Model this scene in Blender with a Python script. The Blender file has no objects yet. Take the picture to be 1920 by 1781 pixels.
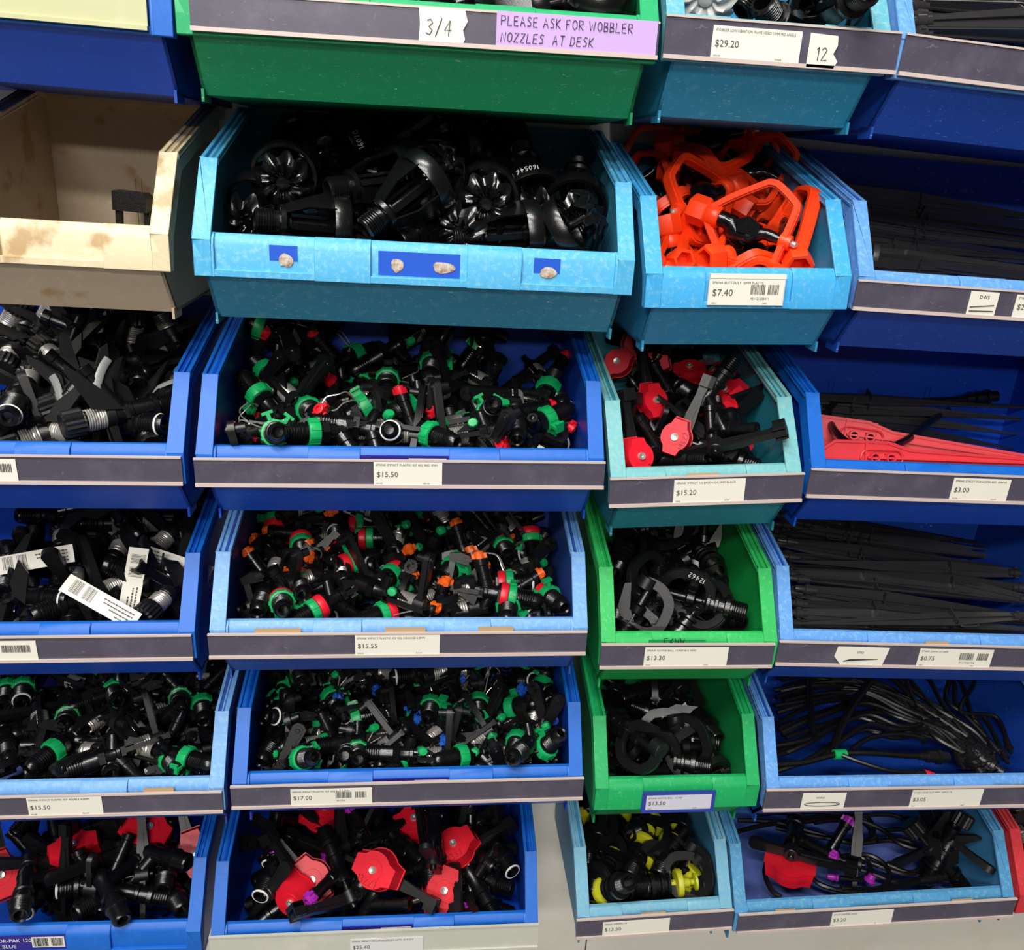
import bpy, bmesh, math, random
import numpy as np
from mathutils import Vector, Matrix
random.seed(7)
PI = math.pi
sc = bpy.context.scene
COL = sc.collection

# ------------------------------------------------------------------ camera
F, CP = 1600.0, Vector((0.2158, -0.841, -0.0885))
PITCH, YAW, ROLL = 0.3549, 0.1129, 0.0635
_fw = Vector((math.sin(YAW)*math.cos(PITCH), math.cos(YAW)*math.cos(PITCH), -math.sin(PITCH)))
_r = Vector((math.cos(YAW), -math.sin(YAW), 0)); _u = _r.cross(_fw)
_r2 = _r*math.cos(ROLL)+_u*math.sin(ROLL); _u2 = -_r*math.sin(ROLL)+_u*math.cos(ROLL)
cd = bpy.data.cameras.new('camera'); cam = bpy.data.objects.new('camera', cd); COL.objects.link(cam)
cam.matrix_world = Matrix(((_r2.x, _u2.x, -_fw.x, CP.x), (_r2.y, _u2.y, -_fw.y, CP.y), (_r2.z, _u2.z, -_fw.z, CP.z), (0, 0, 0, 1)))
cd.sensor_fit = 'HORIZONTAL'; cd.sensor_width = 36; cd.lens = 36*F/1920; cd.clip_start = 0.02; cd.clip_end = 50
sc.camera = cam
def raydir(px, py):
    return (_fw + _r2*((px-960)/F) - _u2*((py-890.5)/F)).normalized()

# ------------------------------------------------------------------ world, lights, exposure
w = bpy.data.worlds.new('store_air'); sc.world = w; w.use_nodes = True
w.node_tree.nodes['Background'].inputs[0].default_value = (1.0, 0.96, 0.92, 1)
w.node_tree.nodes['Background'].inputs[1].default_value = 0.07
def area(name, loc, size, power, col=(1, .965, .92)):
    l = bpy.data.lights.new(name, 'AREA'); l.shape = 'RECTANGLE'; l.size, l.size_y = size; l.energy = power; l.color = col
    o = bpy.data.objects.new(name, l); COL.objects.link(o); o.location = loc
    d = Vector((0.25, 0.1, -0.45)) - Vector(loc); o.rotation_euler = d.to_track_quat('-Z', 'Y').to_euler()
    return o
area('ceiling_tube_light', (-0.3, -0.95, 2.1), (1.5, .12), 62)
area('ceiling_tube_light', (-0.5, -1.75, 1.60), (1.5, .14), 50)
area('ceiling_tube_light', (-0.6, -3.30, 1.60), (1.8, .16), 72)
area('ceiling_tube_light', (-0.6, -6.60, 1.60), (2.6, .22), 90)
vs = sc.view_settings; vs.view_transform = 'Standard'; vs.look = 'None'; vs.exposure = -0.12; vs.gamma = 1; vs.use_curve_mapping = False

# ------------------------------------------------------------------ materials
def lin(h):
    h = h.lstrip('#'); c = [int(h[i:i+2], 16)/255 for i in (0, 2, 4)]
    return tuple(((x/12.92) if x <= .04045 else ((x+.055)/1.055)**2.4) for x in c)+(1,)
_M = {}
def mat(name, col, rough=.4, metal=0, spec=.5, bump=0, bscale=300, var=0):
    if name in _M: return _M[name]
    m = bpy.data.materials.new(name); m.use_nodes = True; nt = m.node_tree; b = nt.nodes['Principled BSDF']
    b.inputs['Base Color'].default_value = lin(col); b.inputs['Roughness'].default_value = rough
    b.inputs['Metallic'].default_value = metal; b.inputs['Specular IOR Level'].default_value = spec
    tc = nt.nodes.new('ShaderNodeTexCoord'); n = nt.nodes.new('ShaderNodeTexNoise'); n.inputs['Scale'].default_value = bscale
    nt.links.new(tc.outputs['Object'], n.inputs['Vector'])
    if bump:
        bp = nt.nodes.new('ShaderNodeBump'); bp.inputs['Strength'].default_value = bump; bp.inputs['Distance'].default_value = .001
        nt.links.new(n.outputs['Fac'], bp.inputs['Height']); nt.links.new(bp.outputs['Normal'], b.inputs['Normal'])
    mr = nt.nodes.new('ShaderNodeMapRange'); mr.inputs['To Min'].default_value = max(.05, rough-.08); mr.inputs['To Max'].default_value = rough+.1
    nt.links.new(n.outputs['Fac'], mr.inputs['Value']); nt.links.new(mr.outputs[0], b.inputs['Roughness'])
    _M[name] = m; return m
def worn(name, col, col2, amt=.5, scratch=.3, rough=.45, scale=60, dirt=None):
    """moulded plastic whose own colour is patchily faded, with fine pale scratches"""
    if name in _M: return _M[name]
    m = bpy.data.materials.new(name); m.use_nodes = True; nt = m.node_tree; N = nt.nodes; Lk = nt.links; b = N['Principled BSDF']
    tc = N.new('ShaderNodeTexCoord')
    n1 = N.new('ShaderNodeTexNoise'); n1.inputs['Scale'].default_value = scale; n1.inputs['Detail'].default_value = 8; n1.inputs['Roughness'].default_value = .7
    Lk.new(tc.outputs['Object'], n1.inputs['Vector'])
    r1 = N.new('ShaderNodeMapRange'); r1.inputs['From Min'].default_value = .62-amt*.4; r1.inputs['From Max'].default_value = .85-amt*.35
    Lk.new(n1.outputs['Fac'], r1.inputs['Value'])
    mx = N.new('ShaderNodeMix'); mx.data_type = 'RGBA'; mx.inputs['A'].default_value = lin(col); mx.inputs['B'].default_value = lin(col2)
    Lk.new(r1.outputs[0], mx.inputs['Factor']); out = mx.outputs['Result']
    if scratch:
        mp = N.new('ShaderNodeMapping'); mp.inputs['Rotation'].default_value = (.6, .5, .7); mp.inputs['Scale'].default_value = (1, 9, 1)
        Lk.new(tc.outputs['Object'], mp.inputs['Vector'])
        dn = N.new('ShaderNodeTexNoise'); dn.inputs['Scale'].default_value = 95; dn.inputs['Detail'].default_value = 2; dn.inputs['Distortion'].default_value = 2.2
        Lk.new(mp.outputs[0], dn.inputs['Vector'])
        r2 = N.new('ShaderNodeMapRange'); r2.inputs['From Min'].default_value = .68; r2.inputs['From Max'].default_value = .74; r2.inputs['To Max'].default_value = scratch
        Lk.new(dn.outputs['Fac'], r2.inputs['Value'])
        m2 = N.new('ShaderNodeMix'); m2.data_type = 'RGBA'; m2.inputs['B'].default_value = lin('#c8dcdc')
        Lk.new(out, m2.inputs['A']); Lk.new(r2.outputs[0], m2.inputs['Factor']); out = m2.outputs['Result']
    if dirt:
        n3 = N.new('ShaderNodeTexNoise'); n3.inputs['Scale'].default_value = 22; n3.inputs['Detail'].default_value = 6
        Lk.new(tc.outputs['Object'], n3.inputs['Vector'])
        r3 = N.new('ShaderNodeMapRange'); r3.inputs['From Min'].default_value = .58; r3.inputs['From Max'].default_value = .66; r3.inputs['To Max'].default_value = .75
        Lk.new(n3.outputs['Fac'], r3.inputs['Value'])
        m3 = N.new('ShaderNodeMix'); m3.data_type = 'RGBA'; m3.inputs['B'].default_value = lin(dirt)
        Lk.new(out, m3.inputs['A']); Lk.new(r3.outputs[0], m3.inputs['Factor']); out = m3.outputs['Result']
    Lk.new(out, b.inputs['Base Color']); b.inputs['Roughness'].default_value = rough
    bp = N.new('ShaderNodeBump'); bp.inputs['Strength'].default_value = .15; bp.inputs['Distance'].default_value = .0008
    Lk.new(n1.outputs['Fac'], bp.inputs['Height']); Lk.new(bp.outputs['Normal'], b.inputs['Normal'])
    _M[name] = m; return m
BLK = mat('black_plastic', '#0b0b0c', .24, spec=.55, bump=.08, bscale=900)
BLK2 = mat('charcoal_plastic', '#121213', .34, spec=.5, bump=.15, bscale=1400)
STK_M = mat('stake_plastic', '#2b2a2b', .27, spec=.6, bump=.12, bscale=60)
GLS = mat('glossy_black_plastic', '#0b0b0c', .18, spec=.6)
GRN = mat('green_plastic', '#0fa35a', .4)
RED = mat('red_plastic', '#e0182c', .38)
RED2 = mat('coral_red_plastic', '#e23a44', .45)
ORG = mat('orange_red_plastic', '#fb4213', .38)
ORT = mat('orange_plastic', '#f4661c', .4)
BLU = mat('blue_plastic_part', '#1d56b8', .4)
PUR = mat('purple_plastic', '#a326a8', .4)
YEL = mat('yellow_green_plastic', '#b3b320', .42)
WHT = mat('white_plastic', '#e6e6e2', .4)
GRY = mat('grey_plastic', '#666c78', .4)
STL = mat('steel', '#dcd8d0', .3, metal=.75)
PAPER = mat('label_paper', '#e4e1d5', .6)
INK = mat('label_ink', '#4c4a46', .6)
PEN = mat('marker_ink', '#15151c', .5)
WPEN = mat('white_paint_marker', '#eeeeea', .5)
LILAC = mat('lilac_sticker', '#c3a2dc', .55)
PURL = mat('violet_label', '#2c1f86', .4)
STRIP = worn('grey_label_holder', '#4c4857', '#5c5666', .35, .08, .32, 25)
STRIPE = mat('holder_edge', '#c9b8b0', .35)
CREAM = worn('cream_label_holder', '#bdbd92', '#c6c6a2', .3, 0, .45, 15)
WSTRIP = worn('white_label_holder', '#c2c3b6', '#d0d0c4', .3, 0, .4, 15)
TAPE = mat('masking_tape', '#b89a72', .6)

# ------------------------------------------------------------------ mesh building
class MB:
    def __init__(s): s.bm = bmesh.new()
    def _add(s, verts, faces, M=None, mi=0):
        vs_ = [s.bm.verts.new((M @ Vector(v)) if M else v) for v in verts]
        for f in faces:
            try:
                fc = s.bm.faces.new([vs_[i] for i in f]); fc.material_index = mi
            except ValueError: pass
    def lathe(s, prof, seg=16, M=None, mi=0):
        V, Fc, rings = [], [], []
        for r, z in prof:
            if r < 1e-6: rings.append([len(V)]); V.append((0, 0, z))
            else:
                rings.append(list(range(len(V), len(V)+seg)))
                V += [(r*math.cos(2*PI*i/seg), r*math.sin(2*PI*i/seg), z) for i in range(seg)]
        for a, b in zip(rings, rings[1:]):
            for i in range(seg):
                j = (i+1) % seg
                if len(a) == 1 and len(b) == 1: continue
                if len(a) == 1: Fc.append((a[0], b[j], b[i]))
                elif len(b) == 1: Fc.append((a[i], a[j], b[0]))
                else: Fc.append((a[i], a[j], b[j], b[i]))
        s._add(V, Fc, M, mi); return s
    def ring(s, R, z, r, seg=20, M=None, mi=0, sides=6):
        return s.lathe([(R+r*math.cos(2*PI*k/sides), z+r*math.sin(2*PI*k/sides)) for k in range(sides+1)], seg, M, mi)
    def box(s, x0, x1, y0, y1, z0, z1, M=None, mi=0):
        V = [(x, y, z) for z in (z0, z1) for y in (y0, y1) for x in (x0, x1)]
        s._add(V, [(0, 2, 3, 1), (4, 5, 7, 6), (0, 1, 5, 4), (2, 6, 7, 3), (0, 4, 6, 2), (1, 3, 7, 5)], M, mi); return s
    def prism(s, poly, t0, t1, M=None, mi=0, k=1.0):
        """outline in local XZ, thickness along Y; far cap scaled by k"""
        n = len(poly); cx = sum(p[0] for p in poly)/n; cz = sum(p[1] for p in poly)/n
        V = [(x, t0, z) for x, z in poly]+[(cx+(x-cx)*k, t1, cz+(z-cz)*k) for x, z in poly]
        Fc = [tuple(range(n)), tuple(range(2*n-1, n-1, -1))]+[(i, i+n, (i+1) % n+n, (i+1) % n) for i in range(n)]
        s._add(V, Fc, M, mi); return s
    def tube(s, pts, r, seg=8, M=None, mi=0, closed=False, caps=True, flat=1.0, up=None):
        P = [Vector(p) for p in pts]; n = len(P); V, Fc = [], []
        prev = None
        for i in range(n):
            a = P[(i-1) % n] if (closed or i) else P[i]; b = P[(i+1) % n] if (closed or i < n-1) else P[i]
            t = (b-a).normalized()
            if up is not None: nx = Vector(up) - t*Vector(up).dot(t)
            elif prev is None: nx = t.cross(Vector((0, 0, 1)) if abs(t.z) < .9 else Vector((1, 0, 0)))
            else: nx = prev - t*prev.dot(t)
            nx.normalize(); prev = nx; ny = t.cross(nx)
            rr = r[i] if isinstance(r, (list, tuple)) else r
            for k in range(seg):
                a_ = 2*PI*(k+.5)/seg
                V.append(P[i]+nx*(rr*math.cos(a_)*flat)+ny*(rr*math.sin(a_)))
        m = n if closed else n-1
        for i in range(m):
            for k in range(seg):
                a, b = i*seg+k, i*seg+(k+1) % seg; c, d = ((i+1) % n)*seg+(k+1) % seg, ((i+1) % n)*seg+k
                Fc.append((a, b, c, d))
        if not closed and caps: Fc += [tuple(range(seg-1, -1, -1)), tuple(range((n-1)*seg, n*seg))]
        s._add(V, Fc, M, mi); return s
    def mesh(s, name, *mats, angle=38, bevel=0):
        bm = s.bm
        bmesh.ops.remove_doubles(bm, verts=bm.verts, dist=1e-7)
        bmesh.ops.recalc_face_normals(bm, faces=bm.faces)
        me = bpy.data.meshes.new(name); bm.to_mesh(me); bm.free()
        for m in mats: me.materials.append(m)
        me.polygons.foreach_set('use_smooth', [True]*len(me.polygons)); me.set_sharp_from_angle(angle=math.radians(angle))
        return me
def T(x=0, y=0, z=0): return Matrix.Translation((x, y, z))
def R(a, ax): return Matrix.Rotation(math.radians(a), 4, ax)
def arc(cx, cz, r, a0, a1, n=8): return [(cx+r*math.cos(math.radians(a0+(a1-a0)*i/n)), cz+r*math.sin(math.radians(a0+(a1-a0)*i/n))) for i in range(n+1)]
def helix(R_, z0, z1, turns, n=14, ph=0): return [(R_*math.cos(2*PI*i/n+ph), R_*math.sin(2*PI*i/n+ph), z0+(z1-z0)*i/(n*turns)) for i in range(int(n*turns)+1)]
def smooth(pts, n=6, closed=False):
    """Catmull-Rom through the points"""
    P = [Vector(p) for p in pts]; m = len(P); out = []
    rng = range(m) if closed else range(m-1)
    for i in rng:
        g = lambda k: P[k % m] if closed else P[min(max(k, 0), m-1)]
        a, b, c, d = g(i-1), g(i), g(i+1), g(i+2)
        for j in range(n):
            t = j/n; out.append(.5*((2*b)+(c-a)*t+(2*a-5*b+4*c-d)*t*t+(3*b-a-3*c+d)*t**3))
    if not closed: out.append(P[-1])
    return out
def threads(r0, r1, z0, z1, n):
    o = []
    for i in range(n):
        a = z0+(z1-z0)*i/n; d = (z1-z0)/n
        o += [(r0, a), (r1, a+d*.35), (r1, a+d*.6), (r0, a+d*.95)]
    return o
# writing -----------------------------------------------------------
def text_into(mb, s, x, z, size, y=-.0004, mi=1, M=None, maxw=None):
    cu = bpy.data.curves.new('t', 'FONT'); cu.body = s; cu.size = size; cu.resolution_u = 2
    ob = bpy.data.objects.new('t', cu); me = bpy.data.meshes.new_from_object(ob)
    xs = [v.co.x for v in me.vertices] or [0]
    k = 1 if not maxw or max(xs) <= maxw else maxw/max(xs)
    V = [(x+v.co.x*k, y, z+v.co.y) for v in me.vertices]
    mb._add(V, [tuple(p.vertices) for p in me.polygons], M, mi)
    bpy.data.objects.remove(ob); bpy.data.curves.remove(cu); bpy.data.meshes.remove(me)
def barcode(mb, x0, x1, z0, z1, y=-.0004, mi=1, seed=3, M=None):
    rg = random.Random(seed); x = x0
    while x < x1:
        a = rg.choice((.0003, .0005, .0008)); 
        if abs((x-x0)/(x1-x0)-.55) > .05: mb._add([(x, y, z0), (x+a, y, z0), (x+a, y, z1), (x, y, z1)], [(0, 1, 2, 3)], M, mi)
        x += a+rg.choice((.0003, .0005, .0007))
STK = {'P': [[(0, 0), (0, 1), (.5, .95), (.55, .65), (.4, .5), (0, .45)]], 'L': [[(.05, 1), (0, 0), (.55, .02)]], 'E': [[(.5, 1), (0, .95), (0, .02), (.55, 0)], [(0, .5), (.45, .52)]],
 'A': [[(0, 0), (.25, 1), (.6, 0)], [(.1, .35), (.5, .38)]], 'S': [[(.5, .9), (.2, 1), (.02, .75), (.45, .4), (.4, .08), (0, .05)]], 'K': [[(0, 1), (0, 0)], [(.5, 1), (.02, .45), (.55, 0)]],
 'F': [[(.5, .98), (0, .95), (0, 0)], [(0, .5), (.4, .52)]], 'O': [[(.3, 1), (.05, .75), (.05, .25), (.3, 0), (.6, .25), (.58, .78), (.3, 1)]], 'R': [[(0, 0), (0, 1), (.5, .92), (.5, .6), (.02, .48), (.55, 0)]],
 'W': [[(0, 1), (.2, 0), (.4, .7), (.6, 0), (.8, 1)]], 'B': [[(0, 0), (0, 1), (.45, .9), (.4, .58), (.02, .52), (.5, .4), (.5, .08), (0, 0)]], 'N': [[(0, 0), (.02, 1), (.5, .05), (.52, 1)]],
 'Z': [[(0, .95), (.55, .98), (0, .03), (.55, .02)]], 'T': [[(0, 1), (.6, .98)], [(.3, 1), (.3, 0)]], 'D': [[(.05, 0), (.05, 1), (.45, .85), (.6, .45), (.4, .05), (0, 0)]],
 '0': [[(.3, 1), (.05, .7), (.05, .25), (.3, 0), (.5, .3), (.5, .75), (.3, 1)]], '1': [[(.1, .8), (.28, 1), (.25, 0)]], '2': [[(.02, .8), (.25, 1), (.48, .8), (.02, .02), (.55, .04)]], '3': [[(.02, .92), (.3, 1), (.48, .78), (.2, .52), (.5, .3), (.3, 0), (0, .1)]],
 '4': [[(.35, 0), (.38, 1), (0, .35), (.55, .35)]], '5': [[(.5, 1), (.08, .98), (.05, .55), (.4, .55), (.48, .2), (.2, 0), (0, .08)]], '6': [[(.45, 1), (.08, .55), (.05, .15), (.3, 0), (.5, .2), (.35, .45), (.08, .35)]],
 '7': [[(0, .98), (.5, 1), (.15, 0)]], '8': [[(.25, .52), (.05, .78), (.27, 1), (.48, .78), (.25, .52), (.02, .2), (.27, 0), (.52, .22), (.25, .52)]], '9': [[(.48, .7), (.25, .5), (.05, .75), (.28, 1), (.48, .75), (.42, 0)]],
 '/': [[(0, -.1), (.4, 1.1)]], '$': [[(.5, .85), (.2, .95), (.1, .7), (.45, .35), (.3, .05), (0, .12)], [(.27, 1.1), (.27, -.1)]], 'H': [[(0, 1), (0, 0)], [(.5, 1), (.5, 0)], [(0, .5), (.5, .5)]]}
def scrawl(mb, s, x, z, h, wd=.0006, y=-.0006, mi=1, M=None, slant=0, sp=.26, bend=None):
    for ch in s:
        if ch == ' ': x += h*.45; continue
        for st in STK.get(ch, []):
            pts = [(x+(a+slant*b)*h*.9, y, z+b*h) for a, b in st]
            if bend: pts = [bend(p) for p in pts]
            mb.tube(pts, wd, 4, M, mi, flat=.35 if not bend else 1, up=(0, 1, 0) if not bend else None)
        x += h*(.9*max(a for st in STK[ch] for a, b in st)+sp)
    return x

# ------------------------------------------------------------------ things
def empty(name, M, label, cat, group=None):
    o = bpy.data.objects.new(name, None); o.empty_display_size = .02; COL.objects.link(o); o.matrix_world = M
    o['label'] = label; o['category'] = cat
    if group: o['group'] = group
    return o
def part(name, me, parent, M=None, label=None):
    o = bpy.data.objects.new(name, me); COL.objects.link(o)
    if parent: o.parent = parent
    if M: o.matrix_basis = M
    if label: o['label'] = label
    return o
def spawn(proto, name, M, label, cat, group=None):
    """proto = {'parts': [(part name, mesh, label or None, index of the part it sits on or None)]}"""
    root = empty(name, M, label, cat, group); made = []
    for pn, me, lb, on in proto['parts']:
        made.append(part(pn, me, root if on is None else made[on], None, lb))
    return root

# ------------------------------------------------------------------ storage bins
def shell(W, D=.268, ribs=(.5,), H=.148):
    mb = MB(); t = .003; o = .009
    side = [(.042, -.045), (.006, 0), (.003, .034), (.052, .104), (.235, H-.002), (D, H), (D, -.045)]
    for x in (o, W-o-t):
        V = [(x, y, z) for y, z in side]+[(x+t, y, z) for y, z in side]; n = len(side)
        mb._add(V, [tuple(range(n)), tuple(range(2*n-1, n-1, -1))]+[(i, i+n, (i+1) % n+n, (i+1) % n) for i in range(n)], mi=1)
    mb.box(o, W-o, .042, D, -.045, -.042, mi=2)
    mb.box(o, W-o, D-t, D, -.045, H-.004, mi=1)
    mb.box(o-.004, W-o+.004, D-.012, D+.001, H-.006, H, mi=1)
    V = []
    for x in (o, W-o): V += [(x, .042, -.045), (x, .006, 0), (x, .009, .002), (x, .046, -.043)]
    mb._add(V, [(0, 1, 2, 3), (7, 6, 5, 4), (0, 4, 5, 1), (1, 5, 6, 2), (2, 6, 7, 3), (3, 7, 4, 0)], mi=1)
    for x in (o, W-o-.0025):                                     # little feet under the front corners
        mb.box(x, x+.0025, .034, .060, -.051, -.040, mi=1)
    for rx in ribs:
        for d in (-.0035, .0035): mb.box(W*rx+d-.001, W*rx+d+.001, D-t-.0015, D-t, -.04, .07, mi=1)
    return mb, t, o
def make_bin(name, M, W, cr, cb, label, recess, H=.148):
    """cr rim and lip material, cb body material"""
    mb, t, o = shell(W, ribs=(.5,) if W < .3 else (.33, .67), H=H)
    root = empty(name, M, label, 'storage bin', 'open-fronted plastic storage bins on the wall')
    sh = part('bin_shell', mb.mesh('bin_shell', cb, cb, LAV if cb in (TEAL6[1], FADE4[1]) else cb), root)
    mb = MB()
    prof = [(.004, 0), (.004, .030), (.0065, .0355), (.011, .0395), (.0155, .0395), (.018, .036), (.018, .006), (.012, 0)]
    n = len(prof)
    V = [(0.0015, y, z) for y, z in prof]+[(W-.0015, y, z) for y, z in prof]
    mb._add(V, [tuple(range(n)), tuple(range(2*n-1, n-1, -1))]+[(i, i+n, (i+1) % n+n, (i+1) % n) for i in range(n)])
    cuts = sorted([(c-rw/2, c+rw/2) for c, rw in recess]); xs = [0]+[v for c in cuts for v in c]+[W]
    pf = [(0, 0), (0, .029), (.003, .0355), (.009, .040), (.012, .0402), (.012, 0)]; n = len(pf)
    for a, b in zip(xs[::2], xs[1::2]):
        V = [(a, y, z) for y, z in pf]+[(b, y, z) for y, z in pf]
        mb._add(V, [tuple(range(n)), tuple(range(2*n-1, n-1, -1))]+[(i, i+n, (i+1) % n+n, (i+1) % n) for i in range(n)])
    for a, b in cuts: mb.box(a-.001, b+.001, 0.0002, .006, 0.0003, .007)
    # side flanges: flat face up to the shoulder, channelled rail behind it
    fl = .0165
    for s in (0, 1):
        x0, x1 = (0, fl) if s == 0 else (W-fl, W)
        for (ya, za), (yb, zb), rail in (((-.0003, .0003), (-.0003, .034), 0), ((-.0003, .034), (.050, .105), 0), ((.050, .105), (.235, H), 1), ((.235, H), (.268, H+.002), 1)):
            d = Vector((0, yb-ya, zb-za)).normalized(); nn = Vector((0, -d.z, d.y)); tk = .0035
            if za == 0: tk = .004
            A, B = Vector((0, ya, za)), Vector((0, yb, zb))
            def bar(xa, xb, h0, h1):
                V = [Vector((x, 0, 0))+q+nn*h for x in (xa, xb) for q in (A, B) for h in (h0, h1)]
                mb._add(V, [(0, 1, 3, 2), (4, 6, 7, 5), (0, 4, 5, 1), (2, 3, 7, 6), (0, 2, 6, 4), (1, 5, 7, 3)])
            if rail:
                bar(x0, x1, -.006, -.004); bar(x0, x0+.0035, -.006, 0); bar(x1-.0035, x1, -.006, 0); bar((x0+x1)/2-.001, (x0+x1)/2+.001, -.005, -.001)
            else: bar(x0, x1, -tk, 0)
        xe = x0+.0005 if s == 0 else x1-.0035
        P1 = [(.005, .0005), (.0045, .034), (.051, .103), (.235, H-.003), (.262, H-.001)]; P2 = [(.012, 0), (.020, .030), (.062, .088), (.235, H-.018), (.262, H-.016)]
        for (a0, a1, b1, b0) in zip(P1, P1[1:], P2[1:], P2):
            V = [(x, y, z) for x in (xe, xe+.003) for y, z in (a0, a1, b1, b0)]
            mb._add(V, [(0, 1, 2, 3), (7, 6, 5, 4), (0, 4, 5, 1), (1, 5, 6, 2), (2, 6, 7, 3), (3, 7, 4, 0)])
    rim = part('rim_and_lip', mb.mesh('bin_rim', cr), root)
    bv = rim.modifiers.new('bevel', 'BEVEL'); bv.width = .0011; bv.segments = 2; bv.limit_method = 'ANGLE'
    return root
def card(parent, name, M, w_, h_, mt, draw=None, lab=None, th=.0007, edge=None):
    mb = MB()
    if edge: mb.prism(edge, 0, th, mi=0)
    else: mb.box(0, w_, 0, th, 0, h_)
    if draw: draw(mb)
    return part(name, mb.mesh(name, mt, INK, PEN, mt), parent, M, lab)
def strip_on(root, x0, x1, m=STRIP, z0=.0015, h=.029, y=-.0035, tilt=0):
    mb = MB()
    mb.box(x0, x1, 0, .002, 0, h); mb.box(x0, x1, -.0022, .0016, -.001, .0025, mi=1); mb.box(x0, x1, -.0012, .0022, h-.0012, h+.0006, mi=1)
    s = part('label_holder', mb.mesh('label_holder', m, STRIPE if m is STRIP else m), root, T(0, y, z0) @ R(tilt, 'X'))
    return s
def price(sp, x, w_, title, amount, foot='', bar=False, num='', z=.002, h=.0235, size=.0082, mt=PAPER, fr=0):
    def draw(mb):
        if title: text_into(mb, title, .002, h-.0045, .0034, maxw=w_*.9)
        if amount: text_into(mb, amount, .0025, h*.36, size)
        if foot: text_into(mb, foot, .0025, .0014, .0022); text_into(mb, foot[::-1], w_*.72, .0014, .0022)
        if bar: barcode(mb, w_*.55 if amount else w_*.08, w_*.93, h*.42, h*.80, seed=int(w_*1e4)); text_into(mb, num, w_*.56 if amount else w_*.1, h*.22, .0032, maxw=w_*.34)
    return card(sp, 'price_label', T(x, -.0012-fr, z), w_, h, mt, draw)

BL = worn('blue_bin_plastic', '#0660c0', '#126ccc', .3, .05, .5, 40)
BLB = worn('blue_bin_body', '#0a44b4', '#0c4cc2', .3, .10, .4, 40)
def mk(n, a, b, am, a2, b2, am2, sr=.2, sb=.45, dirt=None):
    return worn(n+'_rim', a, b, am*.55, sr, .5, 170, dirt), worn(n+'_body', a2, b2, am2*.6, sb, .5, 110, dirt)
SKY = mk('sky_blue_bin', '#4aa9d8', '#86c3dc', .55, '#2f7f9e', '#5596a8', .4, .25, .7, None)
TEAL1 = mk('teal_blue_bin', '#5aa8bc', '#9cc2bc', .6, '#1d86ac', '#4d9cb4', .35, .2, .7)
SKY2 = mk('bright_sky_bin', '#3aa2dc', '#86bcc4', .45, '#2a86b4', '#4f9cba', .35, .15, .5)
TEAL3 = mk('sea_green_bin', '#6cb0b6', '#93bcb0', .6, '#1f7f92', '#3c8c96', .35, .25, .5)
FADE = mk('faded_blue_bin', '#5e98dc', '#8bbce0', .55, '#1245a8', '#184fb4', .3, .12, .35)
FADE4 = mk('pale_rim_blue_bin', '#6aa0dc', '#8fbedc', .55, '#2c50a8', '#3458ac', .4, .12, .2)
TEAL6 = mk('dusty_blue_bin', '#4b8fbe', '#7eb4b8', .5, '#3c7fae', '#4f8db4', .45, .15, .25)
TEALR = mk('cadet_blue_bin', '#6ba6c4', '#86b8ae', .55, '#3d84a8', '#4c90ac', .4, .15, .3)
DGR = mk('dark_green_bin', '#16a063', '#37b576', .3, '#048a56', '#149a60', .35, .1, .45)
LGR = mk('bright_green_bin', '#2cb35a', '#5bd07a', .4, '#0f9a44', '#1aa650', .35, .12, .15)
MGR = mk('green_bin', '#10a25a', '#4cc07a', .35, '#0a8a48', '#129452', .35, .12, .15)
BGE = mk('beige_bin', '#d8c9a6', '#e6dcc2', .5, '#c0ad90', '#cabaa0', .4, .1, .15, '#a5814f')
REDB = mk('red_bin', '#c8323a', '#d4565a', .4, '#b02830', '#b83a40', .3, .05, .1)
NEWB = (BL, BLB)
WW, WN = .42, .211
R3 = [(WW/2, .092), (WW/2-.145, .092), (WW/2+.145, .092)]; R1 = [(WN/2, .09)]
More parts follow.
